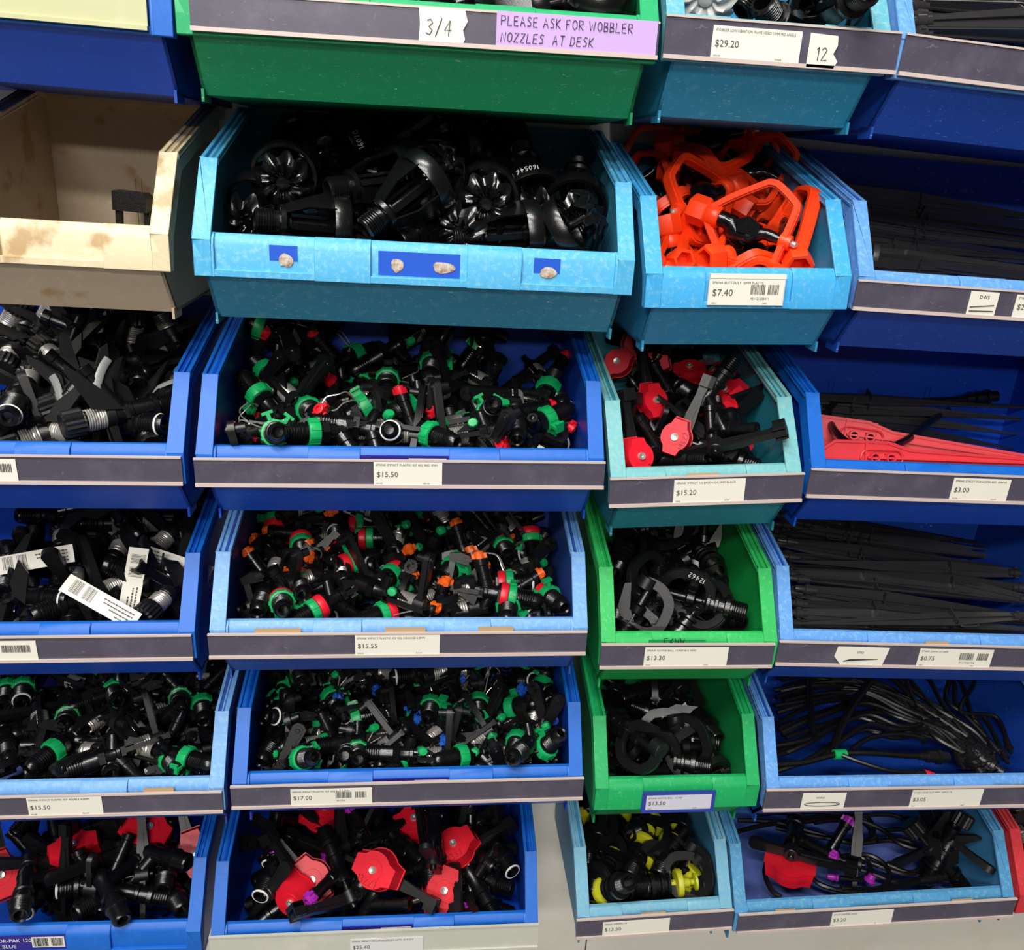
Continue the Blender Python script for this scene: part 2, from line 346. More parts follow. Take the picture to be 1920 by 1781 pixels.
# id: (x, z of the lip's lower left corner, roll in degrees, width, materials, label)
LAV = worn('lavender_blue_floor', '#6a7fd0', '#7f92d8', .3, .1, .5, 40)
BINS = {
 'A1': (-.4245, -.003, -.8, WW, NEWB, 'blue bin with a cream label holder, top left corner'),
 'B1': (-.002, -.006, .7, WW, DGR, 'wide green bin with lilac and white stickers, top row'),
 'C1': (.425, .003, .3, WN, TEAL1, 'narrow pale teal bin priced $29.20, top row'),
 'D1': (.643, .002, -2.2, WW, FADE, 'blue bin of black stakes in the top right corner'),
 'A2': (-.233, -.2065, -.3, WN, BGE, 'dirty beige bin, nearly empty, beside the sky blue bin'),
 'B2': (-.001, -.210, .1, WW, SKY, 'wide scratched sky blue bin of black wobbler sprinklers'),
 'C2': (.433, -.221, 2.1, WN, SKY2, 'narrow sky blue bin of orange butterfly sprinklers, priced $7.40'),
 'D2': (.650, -.213, -1, WW, FADE, 'blue bin with faded rim, second row right, dark thin stakes inside'),
 'A3': (-.443, -.4275, .9, WW, NEWB, 'blue bin below the beige bin, third row left'),
 'B3': (-.011, -.422, 1., WW, NEWB, 'wide blue bin of green-collared sprinklers below the sky blue bin'),
 'C3': (.420, -.436, 3.2, WN, TEAL3, 'narrow sea green bin of red-capped sprinklers, priced $15.20'),
 'D3': (.639, -.419, -.6, WW, NEWB, 'blue bin holding red stakes, priced $3.00'),
 'A4': (-.446, -.635, 1., WW, NEWB, 'blue bin with paper-flagged black sprinklers, fourth row left'),
 'B4': (-.010, -.626, .8, WW, FADE4, 'wide pale-rimmed blue bin priced $15.55'),
 'C4': (.428, -.639, .4, WN, LGR, 'bright green bin of black rotor sprinklers, priced $13.30'),
 'D4': (.641, -.634, -1.3, WW, FADE, 'blue bin with faded rim full of black stakes, priced $0.75'),
 'A5': (-.427, -.844, .7, WW, FADE4, 'pale-rimmed blue bin with price label $15.50, fifth row left'),
 'B5': (.003, -.834, .8, WW, NEWB, 'wide blue bin with grey holder priced $17.00'),
 'C5': (.441, -.849, .6, WN, MGR, 'green bin with blue-framed $13.50 label, above yellow nozzle bin'),
 'D5': (.662, -.852, 0., WW, FADE, 'blue bin full of black hoses, priced $3.05'),
 'A6': (-.469, -1.062, -.3, WW, NEWB, 'blue bin without label holder, bottom left corner'),
 'B6': (-.036, -1.071, .6, WW, NEWB, 'wide blue bin with white label holder priced $25.40'),
 'C6': (.438, -1.061, 2.6, WN, TEALR, 'narrow dusty blue bin of yellow nozzle sprinklers, bottom row'),
 'D6': (.654, -1.061, 2., .402, TEAL6, 'wide dusty blue bin of coiled hoses, bottom row right'),
 'E6': (1.064, -1.045, 2., WW, REDB, 'red bin cut off by the right edge, bottom row'),
}
BM = {}
for k, (x, z, ro, W, mm, lb) in BINS.items():
    M = T(x, 0, z) @ R(-ro, 'Y'); BM[k] = M
    make_bin('storage_bin', M, W, mm[0], mm[1], lb, R1 if W < .3 else R3, {'1': .16, '2': .157}.get(k[1], .149))
    BM[k+'o'] = [o for o in COL.objects if o.name.startswith('storage_bin')][-1]
_roots = [o for o in COL.objects if o.get('category') == 'storage bin']
for k, o in zip(BINS, _roots): BM[k+'o'] = o
def lx(k, px, py):
    """where a photo point falls along the front of bin k (metres from its left edge)"""
    Mi = BM[k].inverted(); o = Mi @ CP; d = Mi.to_3x3() @ raydir(px, py); t = (-.004-o.y)/d.y; return o.x+t*d.x

#@@LABELS
s = strip_on(BM['A1o'], .0, WW-.020, CREAM, z0=.004, h=.045)
s = strip_on(BM['B1o'], .013, WW, z0=.004, h=.029)
def dr(mb): scrawl(mb, '3/4', .006, .006, .012, .0005, mi=2, slant=.1)
card(s, 'handwritten_tape', T(lx('B1', 785, 75)-0, -.0016, .0015), .041, .028, PAPER, dr, 'torn white tape marked 3/4',
     edge=[(0, 0), (.038, -.001), (.0405, .004), (.0385, .011), (.0425, .018), (.040, .0265), (.0, .0272), (.001, .014)])
def dr(mb):
    scrawl(mb, 'PLEASE ASK FOR WOBBLER', .004, .0175, .0075, .00045, mi=2); scrawl(mb, 'NOZZLES  AT DESK', .004, .0045, .0075, .00045, mi=2, slant=.12)
card(s, 'lilac_sticker', T(lx('B1', 930, 70), -.0016, .0012), WW-.002-lx('B1', 930, 70), .0285, LILAC, dr, 'lilac sticker asking for wobbler nozzles')
s = strip_on(BM['C1o'], -.002, WN+.008, z0=.002, h=.034)
price(s, lx('C1', 1332, 100), .083, 'WOBBLER LOW VIBRATION FRAME VIDEO 15MM MID ANGLE', '$29.20', '806343', h=.0265)
def dr(mb): scrawl(mb, '12', .007, .006, .011, .0005, mi=2)
card(s, 'handwritten_tape', T(lx('C1', 1512, 110), -.0022, .0), .03, .03, PAPER, dr, 'torn tape marked 12', edge=[(0, 0), (.026, 0), (.029, .006), (.024, .012), (.027, .019), (.026, .027), (0, .028)])
strip_on(BM['D1o'], .004, WW, z0=.004, h=.034)
s = part('label_holder', (lambda mb: (mb.box(0, .078, 0, .003, 0, .0265), mb.box(0, .078, -.001, .003, .0265, .031), mb.mesh('clip', PAPER))[-1])(MB()), BM['C2o'], T(lx('C2', 1328, 560), -.003, .004))
price(s, .0005, .076, 'SPRINK BUTTERFLY 15MM PLASTIC', '$7.40', '30021', True, '9314212084?1'.replace('?', '7'), z=.0005, h=.0255, size=.0095)
s = strip_on(BM['D2o'], -.002, WW)
def dr(mb): text_into(mb, 'DWS', .010, .017, .005, mi=2); mb.tube([(.002, -.0003, .008), (.028, -.0003, .011)], .0006, 4, mi=1); mb.tube([(.002, -.0003, .004), (.028, -.0003, .005)], .0006, 4, mi=1)
card(s, 'stock_label', T(lx('D2', 1812, 580), -.0016, .002), .031, .024, PAPER, dr)
price(s, lx('D2', 1897, 590), .06, 'STAKE', '$2.10', '')
s = strip_on(BM['A3o'], 0, WW-.002); price(s, lx('A3', 32, 880)-.06, .06, '', '', '', True, '314 72')
s = strip_on(BM['B3o'], -.002, WW+.001)
price(s, lx('B3', 701, 890), .0705, 'SPRINK IMPACT PLASTIC 427 ADJ RED 3MM', '$15.50', '801287', h=.026)
s = strip_on(BM['C3o'], -.002, WN+.002, h=.032)
price(s, lx('C3', 1263, 920), .079, 'SPRINK IMPACT 1/2 BASE 4.0X2.5MM BLACK', '$15.20', '50052', h=.0265)
s = strip_on(BM['D3o'], -.002, WW, h=.032)
price(s, lx('D3', 1783, 920), .068, 'SPRINK STAKE/T FOR 4/22MM RED .5MM 4T', '$3.00', '701226', h=.026)
s = strip_on(BM['A4o'], 0, WW-.003, h=.030); price(s, lx('A4', 70, 1220)-.09, .09, '', '', '', True, '9314712660723')
s = strip_on(BM['B4o'], -.002, WW-.001)
price(s, lx('B4', 666, 1210), .094, 'SPRINK IMPACT PLASTIC 427 ADJ ORANGE 3.8MM', '$15.55', '870218', h=.025)
s = strip_on(BM['C4o'], -.001, WN-.004, h=.031)
price(s, lx('C4', 1208, 1230), .1, 'SPRINK ROTOR BALL 1/2 BSP BLK HDD', '$13.30', '50342', h=.025)
s = strip_on(BM['D4o'], -.002, WW, h=.031)
def dr(mb): text_into(mb, 'STO', .027, .017, .0045, mi=2); mb.tube([(.012, -.0003, .006), (.02, -.0003, .0082), (.055, -.0003, .0095)], [.0004, .0011, .0002], 4, mi=2)
card(s, 'stock_label', T(lx('D4', 1565, 1225), -.0016, .001), .066, .026, PAPER, dr, edge=[(0, .012), (.010, .001), (.062, -.001), (.067, .025), (.002, .0255)])
price(s, lx('D4', 1722, 1230), .095, 'STAKE 330MM (STAKE)', '$0.75', '70601', True, '9313194017736', h=.0245)
s = strip_on(BM['A5o'], 0, WW-.002); price(s, lx('A5', 50, 1500), .083, 'SPRINK IMPACT PLASTIC 427 ADJ BLK 4.0MM', '$15.50', '801288', h=.026)
s = strip_on(BM['B5o'], -.002, WW+.001, WSTRIP if 0 else STRIP, h=.031)
price(s, lx('B5', 545, 1490), .096, 'SPRINK IMPACT PLASTIC 427 ADJ BLU 2.5MM', '$17.00', '', True, '801294', h=.0235)
s = part('label_holder', (lambda mb: (mb.box(-.005, .089, 0, .0025, -.003, .026), mb.box(-.005, .089, -.002, .0025, -.004, -.001), mb.mesh('clip', mat('blue_card_frame', '#2b3f9a', .4)))[-1])(MB()), BM['C5o'], T(lx('C5', 1212, 1500), -.003, .002))
price(s, 0, .084, 'SPRINK ROTOR BALL 1/2 BSP', '$13.50', '50343', z=.0, h=.022, mt=mat('bluish_label_paper', '#cfd0dc', .5))
s = strip_on(BM['D5o'], -.002, WW, h=.032)
def dr(mb):
    text_into(mb, 'HOAA', .018, .018, .004, mi=2); mb.tube([(.028+.024*math.cos(a), -.0003, .009+.003*math.sin(a)) for a in [i*PI/8 for i in range(16)]], .0004, 4, mi=2, closed=True)
card(s, 'stock_label', T(lx('D5', 1503, 1500), -.0016, .001), .058, .026, PAPER, dr)
price(s, lx('D5', 1708, 1495), .098, 'STAKE HOSE ASSY 4MM 1200 X 1/2', '$3.05', '70641', h=.027)
s = strip_on(BM['B6o'], -.002, WW+.001, WSTRIP, z0=-.006, h=.040)
price(s, lx('B6', 657, 1765), .094, 'SPRINK IMPACT 3/4 C/W NOZZLE PLASTIC 30 X 23.5', '$25.40', '50114', h=.026, z=.002, mt=mat('white_label_paper', '#dcdcda', .5))
s = strip_on(BM['C6o'], -.002, WN+.001, h=.032); price(s, lx('C6', 1130, 1740), .091, 'SPRINK SIMMERS 1/2', '$13.50', '', h=.024)
s = strip_on(BM['D6o'], .004, .404, h=.032); price(s, lx('D6', 1558, 1725), .088, 'STAKE DRIPPER HOSE', '$3.20', '50', h=.025)
def dr(mb): text_into(mb, 'STOR-PAK 120', .002, .014, .0075, mi=3); text_into(mb, 'BLUE', .014, .004, .0075, mi=3); mb.box(.050, .089, -.0003, .0, .004, .021, mi=4); barcode(mb, .052, .087, .006, .0195, y=-.0006, mi=1)
def maker(k, x, z, dz=0):
    mb = MB(); mb.box(0, .092, 0, .0007, 0, .024); dr(mb)
    part('maker_label', mb.mesh('maker_label', PURL, PEN, PEN, WPEN, PAPER), BM[k+'o'], T(x, .0032, z))
maker('A6', WW/2-.046, .0075); maker('B3', WW/2-.046, .0085+.001); maker('B5', WW/2-.046, .009); maker('B6', WW/2-.046, .0105)
def torn(k, pxs):
    for px, py, w_, h_ in pxs:
        rg = random.Random(px); e = [(w_/2+(w_/2)*(.75+.3*rg.random())*math.cos(a), h_/2+(h_/2)*(.75+.3*rg.random())*math.sin(a)) for a in [i*PI/7 for i in range(14)]]
        card(BM[k+'o'], 'torn_paper_residue', T(lx(k, px, py)-w_/2, .0028, .018-h_/2), w_, h_, worn('torn_backing', '#cfc6bc', '#8a5a30', .55, 0, .7, 160), None, edge=e, th=.0005)
mb = MB(); mb.box(0, .078, 0, .0006, 0, .0225); part('blue_insert', mb.mesh('insert', mat('blue_insert_card', '#1c56c8', .4)), BM['B2o'], T(WW/2-.039, .0034, .0085))
for px in (529, 1029):
    mb = MB(); mb.box(0, .026, 0, .0006, 0, .014); part('blue_insert', mb.mesh('insert', mat('blue_insert_card', '#1c56c8', .4)), BM['B2o'], T(lx('B2', px, 480)-.013, .0034, .0175))
torn('B2', [(533, 470, .016, .013), (745, 497, .014, .014), (832, 497, .024, .012), (1030, 497, .018, .012)])
for k, px, py, w_ in (('B4', 520, 1185, .05), ('B4', 760, 1180, .045), ('B4', 930, 1180, .04), ('C3', 1320, 893, .035), ('A5', 295, 1475, .034), ('C6', 1228, 1700, .034), ('D6', 1475, 1705, .028), ('D6', 1808, 1685, .03), ('D4', 1760, 1208, .03)):
    mb = MB(); mb.box(0, w_, 0, .0006, 0, .012); part('tape_scrap', mb.mesh('tape_scrap', TAPE), BM[k+'o'], T(lx(k, px, py)-w_/2, -.001, .024))
def dr(mb): scrawl(mb, 'E6HH', .018, .006, .009, .0006, mi=2)
card(BM['C4o'], 'green_tape', T(lx('C4', 1218, 1203), -.0009, .024), .068, .0125, mat('dark_green_tape', '#0d8a4a', .4), dr, 'dark green tape with marker writing')
#@@ENDLABELS

# ------------------------------------------------------------------ backing wall
WALLM = worn('painted_steel_panel', '#f0ece0', '#e4dfd2', .3, .05, .5, 6)
mb = MB(); mb.box(-1.2, 1.7, .2705, .285, -1.75, .6)
o = part('wall_back', mb.mesh('wall_panel', WALLM), None); o['kind'] = 'structure'
mb = MB(); mb.box(.5265, .5285, .2695, .2715, -1.75, .55)
o = part('trim_1', mb.mesh('panel_seam', mat('seam_sealant', '#55524c', .7)), None); o['kind'] = 'structure'
mb = MB(); mb.box(-3, 3.5, -4, .285, -1.80, -1.75)
o = part('floor', mb.mesh('floor', mat('polished_concrete', '#8c8a84', .4)), None); o['kind'] = 'structure'
#@@CONTENTS
# ------------------------------------------------------------------ the goods: one builder per kind
def AX(p, d, up=(0, 0, 1)):
    """matrix whose Z runs along d at p"""
    z = Vector(d).normalized(); x = Vector(up) - z*Vector(up).dot(z)
    if x.length < 1e-4: x = Vector((1, 0, 0)) - z*z.x
    x.normalize(); y = z.cross(x)
    return Matrix(((x.x, y.x, z.x, p[0]), (x.y, y.y, z.y, p[1]), (x.z, y.z, z.z, p[2]), (0, 0, 0, 1)))
def coin_prof(r, h, b=.0008): return [(0, 0), (r-b, 0), (r, b), (r, h-b), (r-b, h), (0, h)]
_c = {}
def once(key, fn):
    if key not in _c: _c[key] = fn()
    return _c[key]
# small impact sprinkler, base at z=-.006, spring post up to z=.10, nozzle to +X
def s_body():
    mb = MB()
    mb.lathe([(0, .006), (.0048, .006), (.0048, -.005), (.0062, -.0065), (.0086, -.004), (.0092, .000), (.0092, .003)]+threads(.0094, .0106, .003, .017, 6)+[(.0094, .018), (.0112, .0185), (.0112, .031), (.0096, .032)], 20)
    mb.lathe([(.0096, .0315), (.0125, .0315), (.0125, .0375), (.0098, .038)], 6)
    mb.lathe([(.0096, .037), (.0088, .039), (.0088, .047), (.0098, .048), (.0098, .051), (.0088, .052), (.0088, .060), (.0060, .062), (.0046, .063), (.0046, .090), (0, .090)], 16)
    mb.lathe([(0, 0), (.0075, 0), (.0075, .012), (.0066, .013), (.0066, .028), (.0076, .029), (.0076, .036), (.0045, .036), (.0045, .030), (0, .030)], 14, AX((.002, 0, .048), (1, 0, .38)))
    mb.lathe([(0, 0), (.006, 0), (.006, .010), (.0052, .016), (.003, .016), (0, .012)], 12, AX((-.006, 0, .046), (-1, 0, .2)))
    return mb.mesh('sprinkler_body', BLK)
def s_frame():
    mb = MB()
    for sy in (-1, 1):
        y0, y1 = (.0115, .0140) if sy > 0 else (-.0140, -.0115)
        mb.box(-.0026, .0026, y0, y1, .052, .098)
    mb.box(-.0035, .0035, -.0140, .0140, .095, .098); mb.box(-.005, .005, -.0140, .0140, .052, .056)
    mb.lathe(coin_prof(.0055, .004), 14, T(0, 0, .0975))
    mb.prism([(.004, .056), (.024, .060), (.022, .064), (.004, .074)], .0085, .011); mb.prism([(-.004, .056), (-.016, .058), (-.004, .076)], -.011, -.0085)
    return mb.mesh('bridge_frame', BLK2)
def s_spring(m=STL):
    mb = MB(); mb.tube(helix(.0086, .064, .080, 7, 16), .0011, 6); return mb.mesh('spring', m)
def s_arm():
    mb = MB(); L = .052
    out = arc(-L, .0, .0085, 100, 260, 8)+[(-.010, -.0055), (.012, -.0055), (.034, -.003), (.034, .003), (.012, .0055), (-.010, .0055)]
    mb.prism([(x, z) for x, z in out], -.0028, .0028, T(0, 0, .086) @ R(90, 'X'))
    inn = arc(-L, 0, .0052, 100, 260, 8)+[(-.020, -.003), (-.020, .003)]
    mb.prism(inn, .0028, .0040, T(0, 0, .086) @ R(90, 'X'))
    mb.lathe(coin_prof(.009, .012), 14, T(0, 0, .080)); mb.lathe(coin_prof(.0028, .003, .0006), 12, T(-.052, 0, .0885))
    mb.prism([(.026, .070), (.036, .070), (.039, .080), (.036, .090), (.028, .090)], -.006, .001); mb.box(.031, .034, -.010, .008, .068, .076)
    mb.tube([(-.052, 0, .083), (-.052, 0, .075)], .0045, 10)
    return mb.mesh('hammer_arm', BLK2)
def s_washer(): return MB().ring(.0094, .0005, .0012, 24).mesh('white_washer', WHT)
def s_collar(m, z0=.0195, z1=.0300, ears=True):
    mb = MB(); mb.lathe([(.0114, z0), (.0134, z0+.0005), (.0138, z0+.002), (.0138, z1-.002), (.0134, z1-.0005), (.0114, z1), (.0114, z0)], 24)
    for k in range(10 if ears else 0):
        mb.box(.0134, .0143, -.0012, .0012, z0+.001, z1-.001, R(36*k, 'Z'))
    if ears:
        for a in (60, 120):
            M = R(a, 'Z'); zc = (z0+z1)/2
            mb.box(.013, .0215, -.0018, .0018, z0, z1, M); mb.box(.0195, .0225, -.0055, .0055, z0+.001, z1-.001, M)
    return mb.mesh('collar', m)
def s_tip(m):
    mb = MB(); M = AX((.002, 0, .048), (1, 0, .38)) @ T(0, 0, .0335)
    mb.lathe([(0, .004), (.002, .004), (.003, .0105), (.0052, .010), (.0056, .002), (.0050, 0), (0, 0)], 10, M)
    mb.box(-.0075, .0075, -.0022, .0022, .002, .008, M); mb.box(-.0022, .0022, -.0072, .0072, .002, .006, M)
    return mb.mesh('nozzle_tip', m)
def s_knob(m):
    mb = MB(); M = AX((-.010, -.011, .060), (-.2, -1, .3))
    mb.lathe([(0, 0), (.0044, 0), (.0050, .001), (.0050, .007), (.0040, .0085), (0, .009)], 8, M); mb.lathe([(0, -.012), (.002, -.012), (.002, 0)], 8, M)
    return mb.mesh('adjusting_knob', m)
def s_wire():
    mb = MB(); p = [(.012, .004, .027), (.016, .004, .030), (.030, .008, .034), (.034, .008, .042), (.034, .012, .052), (.033, .004, .060), (.034, -.006, .052), (.034, -.004, .042), (.030, -.004, .034), (.016, 0, .028)]
    mb.tube(smooth(p, 4), .0007, 5); return mb.mesh('trip_wire', STL)
def sprinkler(collar='g', tip=None, knob='g', spring=True, wire=True, washer=True, frame=True):
    cm = {'g': GRN, 'r': RED, 'b': BLU, 'o': ORT, 'w': WHT, 'k': BLK, 'y': GRY}
    P = [('body', once('s_body', s_body), None, None)]
    if washer: P.append(('washer', once('s_washer', s_washer), 'white sealing washer', 0))
    if 'g' in collar:
        if 'r' in collar: P += [('collar', once('s_cg', lambda: s_collar(GRN, .0195, .0275)), 'green collar', None), ('collar_band', once('s_cr', lambda: s_collar(RED, .0275, .0355, False)), 'red collar band', None)]
        else: P.append(('collar', once('s_c', lambda: s_collar(GRN)), 'green collar', None))
    if frame: P += [('bridge_frame', once('s_fr', s_frame), None, None), ('hammer_arm', once('s_arm', s_arm), None, None)]
    if spring and frame: P.append(('spring', once('s_spr', s_spring), 'silver spring', None))
    if tip and frame: P.append(('nozzle_tip', once('s_tip'+tip, lambda: s_tip(cm[tip])), {'r': 'red', 'o': 'orange', 'b': 'blue', 'w': 'white', 'g': 'green', 'k': 'black', 'y': 'grey'}[tip]+' nozzle tip', None))
    if knob and frame: P.append(('adjusting_knob', once('s_kn'+knob, lambda: s_knob(cm[knob])), None, None))
    if wire and 'g' in collar: P.append(('trip_wire', once('s_wi', s_wire), 'bent steel wire', None))
    return {'parts': P, 'caps': [((0, 0, 0), (0, 0, .095), .011), ((-.045, 0, .086), (.034, 0, .082), .006), ((0, 0, .05), (.034, 0, .060), .007)], 'len': .1, 'name': 'impact_sprinkler', 'cat': 'sprinkler'}
# wobbler: threaded base, slotted barrel, flared legs with a cage ring, fluted deflector
def w_base():
    mb = MB()
    mb.lathe([(0, .022), (.0085, .022), (.0085, 0), (.0105, 0)]+threads(.0113, .0128, .001, .019, 7)+[(.0112, .021), (.0112, .024)], 24)
    mb.lathe([(.011, .023), (.0165, .023), (.0165, .0285), (.011, .0285)], 6)
    mb.lathe([(0, .028), (.010, .028), (.0105, .034), (.007, .035), (.0062, .036), (.0062, .072), (.0085, .074), (.0085, .079), (0, .079)], 16)
    for k in range(4):
        mb.box(.0075, .0105, -.0028, .0028, .034, .076, R(90*k+45, 'Z'))
    return mb.mesh('threaded_base', BLK)
def w_cage():
    mb = MB(); R_ = .033
    mb.lathe([(R_-.0035, .073), (R_, .0725), (R_+.0012, .076), (R_+.0012, .086), (R_, .089), (R_-.0035, .089), (R_-.0045, .081), (R_-.0035, .073)], 36)
    for k in range(3):
        a = 120*k
        V = []
        for r, z, hw in ((.0115, .024, .006), (.0160, .030, .007), (.024, .050, .0085), (.0315, .074, .016)):
            for s_ in (-1, 1):
                ang = math.asin(min(.99, hw/r)) if r > hw else 1
                for dr in (0, .0028):
                    V.append((math.cos(s_*ang)*(r+dr), math.sin(s_*ang)*(r+dr), z))
        Fc = []
        for i in range(3):
            b = i*4; c = b+4
            Fc += [(b, c, c+2, b+2), (b+1, b+3, c+3, c+1), (b, b+1, c+1, c), (b+2, c+2, c+3, b+3)]
        Fc += [(0, 2, 3, 1), (12, 13, 15, 14)]
        mb._add(V, Fc, R(a, 'Z'))
    mb.lathe([(.0112, .0225), (.0175, .0235), (.0175, .0285), (.0145, .031), (.0112, .031)], 24)
    return mb.mesh('cage', BLK)
def w_defl(m, key):
    mb = MB(); nb = 9; na = nb*8; V = []; rings = [(.004, .012), (.008, .006), (.014, .001), (.021, .002), (.028, .009)]
    for j, (r, z) in enumerate(rings):
        for i in range(na):
            a = 2*PI*i/na; f = math.cos(nb*a)
            k = j/4; rr = r*(1+.10*k*f)
            tw = .35*k
            V.append((rr*math.cos(a+tw), rr*math.sin(a+tw), -z-.0045*k*f*(1.0)))
    n = len(V); V += [(x, y, z+.0016) for x, y, z in V]
    Fc = []
    for j in range(4):
        for i in range(na):
            a, b = j*na+i, j*na+(i+1) % na; Fc += [(a, b, b+na, a+na), (n+a, n+a+na, n+b+na, n+b)]
    for i in range(na):
        a, b = i, (i+1) % na; Fc.append((a, n+a, n+b, b)); a, b = 4*na+i, 4*na+(i+1) % na; Fc.append((a, b, n+b, n+a))
    mb._add(V, Fc, T(0, 0, .118))
    mb.lathe([(0, .108), (.0045, .108), (.0052, .104), (.0045, .080), (.007, .079), (.007, .076), (0, .076)], 12)
    mb.lathe([(0, .1065), (.007, .1065), (.009, .110), (.0062, .1165), (0, .118)], 16)
    return mb.mesh('deflector', m)
def wobbler(defl=GLS, num=None):
    key = defl.name
    P = [('threaded_base', once('w_b', w_base), None, None), ('cage', once('w_c', w_cage), None, None), ('deflector', once('w_d'+key, lambda: w_defl(defl, key)), 'white fluted deflector' if defl is WHT else None, None)]
    if num:
        def nm():
            mb = MB()
            def bend(p): a = p[0]/.0355; return (.0348*math.cos(a), .0348*math.sin(a), .0770+p[2])
            scrawl(mb, num, -.014, 0, .0065, .00045, mi=0, bend=bend)
            return mb.mesh('handwritten_number', WPEN)
        P.append(('handwritten_number', once('w_n'+num, nm), 'white handwritten number', 1))
    return {'parts': P, 'caps': [((0, 0, 0), (0, 0, .1), .014), ((.02, 0, .08), (-.02, 0, .08), .016), ((0, .02, .08), (0, -.02, .08), .016), ((0, 0, .112), (0, 0, .118), .026)], 'len': .12, 'name': 'wobbler_sprinkler', 'cat': 'sprinkler'}
# butterfly sprinkler: orange wing frame, black twisted arm
def b_frame():
    mb = MB()
    p = [(.006, 0, .010), (.020, 0, .024), (.038, 0, .046), (.0415, 0, .052), (.041, 0, .060), (.033, 0, .077), (.029, 0, .081), (.022, 0, .082), (0, 0, .082)]
    full = p+[(-x, y, z) for x, y, z in p[-2::-1]]
    mb.tube(smooth(full, 3), .0046, 4, up=(0, 1, 0), flat=1.25)
    mb.tube([(x, y, z) for x, y, z in smooth(full, 3)], .0028, 4, M=T(0, .0042, 0), up=(0, 1, 0))
    mb.tube([(x, y, z) for x, y, z in smooth(full, 3)], .0028, 4, M=T(0, -.0042, 0), up=(0, 1, 0))
    mb.lathe([(0, .078), (.0065, .078), (.0072, .081), (.0065, .088), (0, .088)], 12)
    return mb.mesh('wing_frame', ORG)
def b_hub():
    mb = MB(); mb.lathe([(0, .004), (.0095, .004), (.0095, -.010), (.0125, -.010), (.0135, -.008), (.0135, .006), (.012, .008), (.009, .010)], 6)
    mb.lathe([(.0095, .009), (.0105, .012), (.0105, .018), (.009, .020), (0, .020)], 16)
    return mb.mesh('threaded_hub', ORG)
def b_arm():
    mb = MB(); mb.tube(smooth([(0, 0, .018), (.001, .002, .030), (.008, .004, .040), (.006, .002, .052), (0, 0, .062), (0, 0, .078)], 4), [.0072]*4+[.0085]*9+[.0065]*3+[.005]*3+[.0042]*2, 10)
    mb.prism([(-.004, .036), (-.010, .046), (-.006, .058), (.004, .060), (.006, .040)], -.006, .004)
    return mb.mesh('nozzle_arm', GLS)
def b_pin(): return MB().lathe([(0, .0875), (.0022, .0875), (.003, .089), (.003, .0925), (.001, .094), (0, .094)], 10).mesh('pivot_pin', STL)
def b_flag():
    mb = MB(); mb.box(-.0055, .0055, 0, .0008, 0, .024); barcode(mb, -.0045, .0045, .004, .020, y=-.0003); return mb.mesh('barcode_sticker', PAPER, INK)
def butterfly(flag=False):
    P = [('wing_frame', once('b_f', b_frame), None, None), ('threaded_hub', once('b_h', b_hub), None, None), ('nozzle_arm', once('b_a', b_arm), 'glossy black nozzle arm', None), ('pivot_pin', once('b_p', b_pin), 'silver pivot pin', None)]
    if flag: P.append(('barcode_sticker', once('b_fl', b_flag), 'white barcode sticker', None))
    return {'parts': P, 'caps': [((0, 0, 0), (0, 0, .08), .009), ((-.034, 0, .055), (.034, 0, .055), .006)], 'len': .09, 'name': 'butterfly_sprinkler', 'cat': 'sprinkler'}
# large impact sprinkler with chunky cap
def c_body():
    mb = MB()
    mb.lathe([(0, .008), (.0060, .008), (.0060, 0), (.0082, -.001)]+threads(.0092, .0105, .001, .017, 6)+[(.0105, .018), (.0125, .019), (.0125, .024), (.0095, .025), (.0095, .034), (.0115, .035), (.0115, .039), (.0095, .040), (.009, .060), (.0105, .062), (.0105, .072), (0, .072)], 20)
    mb.lathe([(0, 0), (.0080, 0), (.0080, .020), (.0070, .021), (.0070, .045), (.0084, .046), (.0084, .052), (.005, .052), (0, .046)], 14, AX((0, 0, .056), (1, 0, .45)))
    mb.lathe(coin_prof(.004, .034), 10, T(0, 0, .07))
    return mb.mesh('sprinkler_body', BLK)
def c_arm():
    mb = MB()
    out = [(-.008, -.006), (.020, -.007), (.055, -.005), (.074, -.008), (.080, -.002), (.080, .004), (.055, .004), (.030, .007), (-.008, .006)]
    mb.prism(out, -.004, .004, T(0, 0, .092)); mb.prism([(.012, -.003), (.05, -.002), (.05, .001), (.012, .003)], -.0052, .0052, T(0, 0, .092))
    mb.lathe(coin_prof(.0095, .016), 14, T(0, 0, .083)); mb.box(.066, .080, -.0085, .0085, .080, .086); mb.box(.066, .080, -.0085, -.006, .080, .096); mb.box(.066, .080, .006, .0085, .080, .096)
    out = arc(-.046, 0, .0085, 100, 260, 7)+[(-.005, -.006), (-.005, .006)]
    mb.prism(out, -.003, .003, T(0, 0, .092) @ R(90, 'X'))
    return mb.mesh('hammer_arm', BLK2)
def c_cap(m, k=1.0):
    mb = MB(); o = [(.0225, -.0085), (.0228, .0085)]+arc(0, 0, .0180, 38, 142, 9)+[(-.0228, .0085), (-.0225, -.0085)]+arc(0, 0, .0180, 218, 322, 9)
    M = T(0, 0, .098)
    mb.prism([(x*k, z*k) for x, z in o], -.0105, -.0105-.016*k, M, k=.90)
    mb.prism([(x*k*1.04, z*k*1.04) for x, z in o], -.0085, -.0108, M)
    mb.lathe([(0, .0165*k), (.009*k, .0165*k), (.010*k, .014*k)], 20, T(0, -.0105, .098) @ R(90, 'X'))
    return mb.mesh('cap', m)
def c_screw(k=1.0): return MB().lathe([(0, .0005), (.0016, .0005), (.0016, .0022), (.0042, .0026), (.0046, 0), (0, 0)], 14, T(0, -.0105-.0163*k, .098) @ R(90, 'X')).mesh('cap_screw', STL)
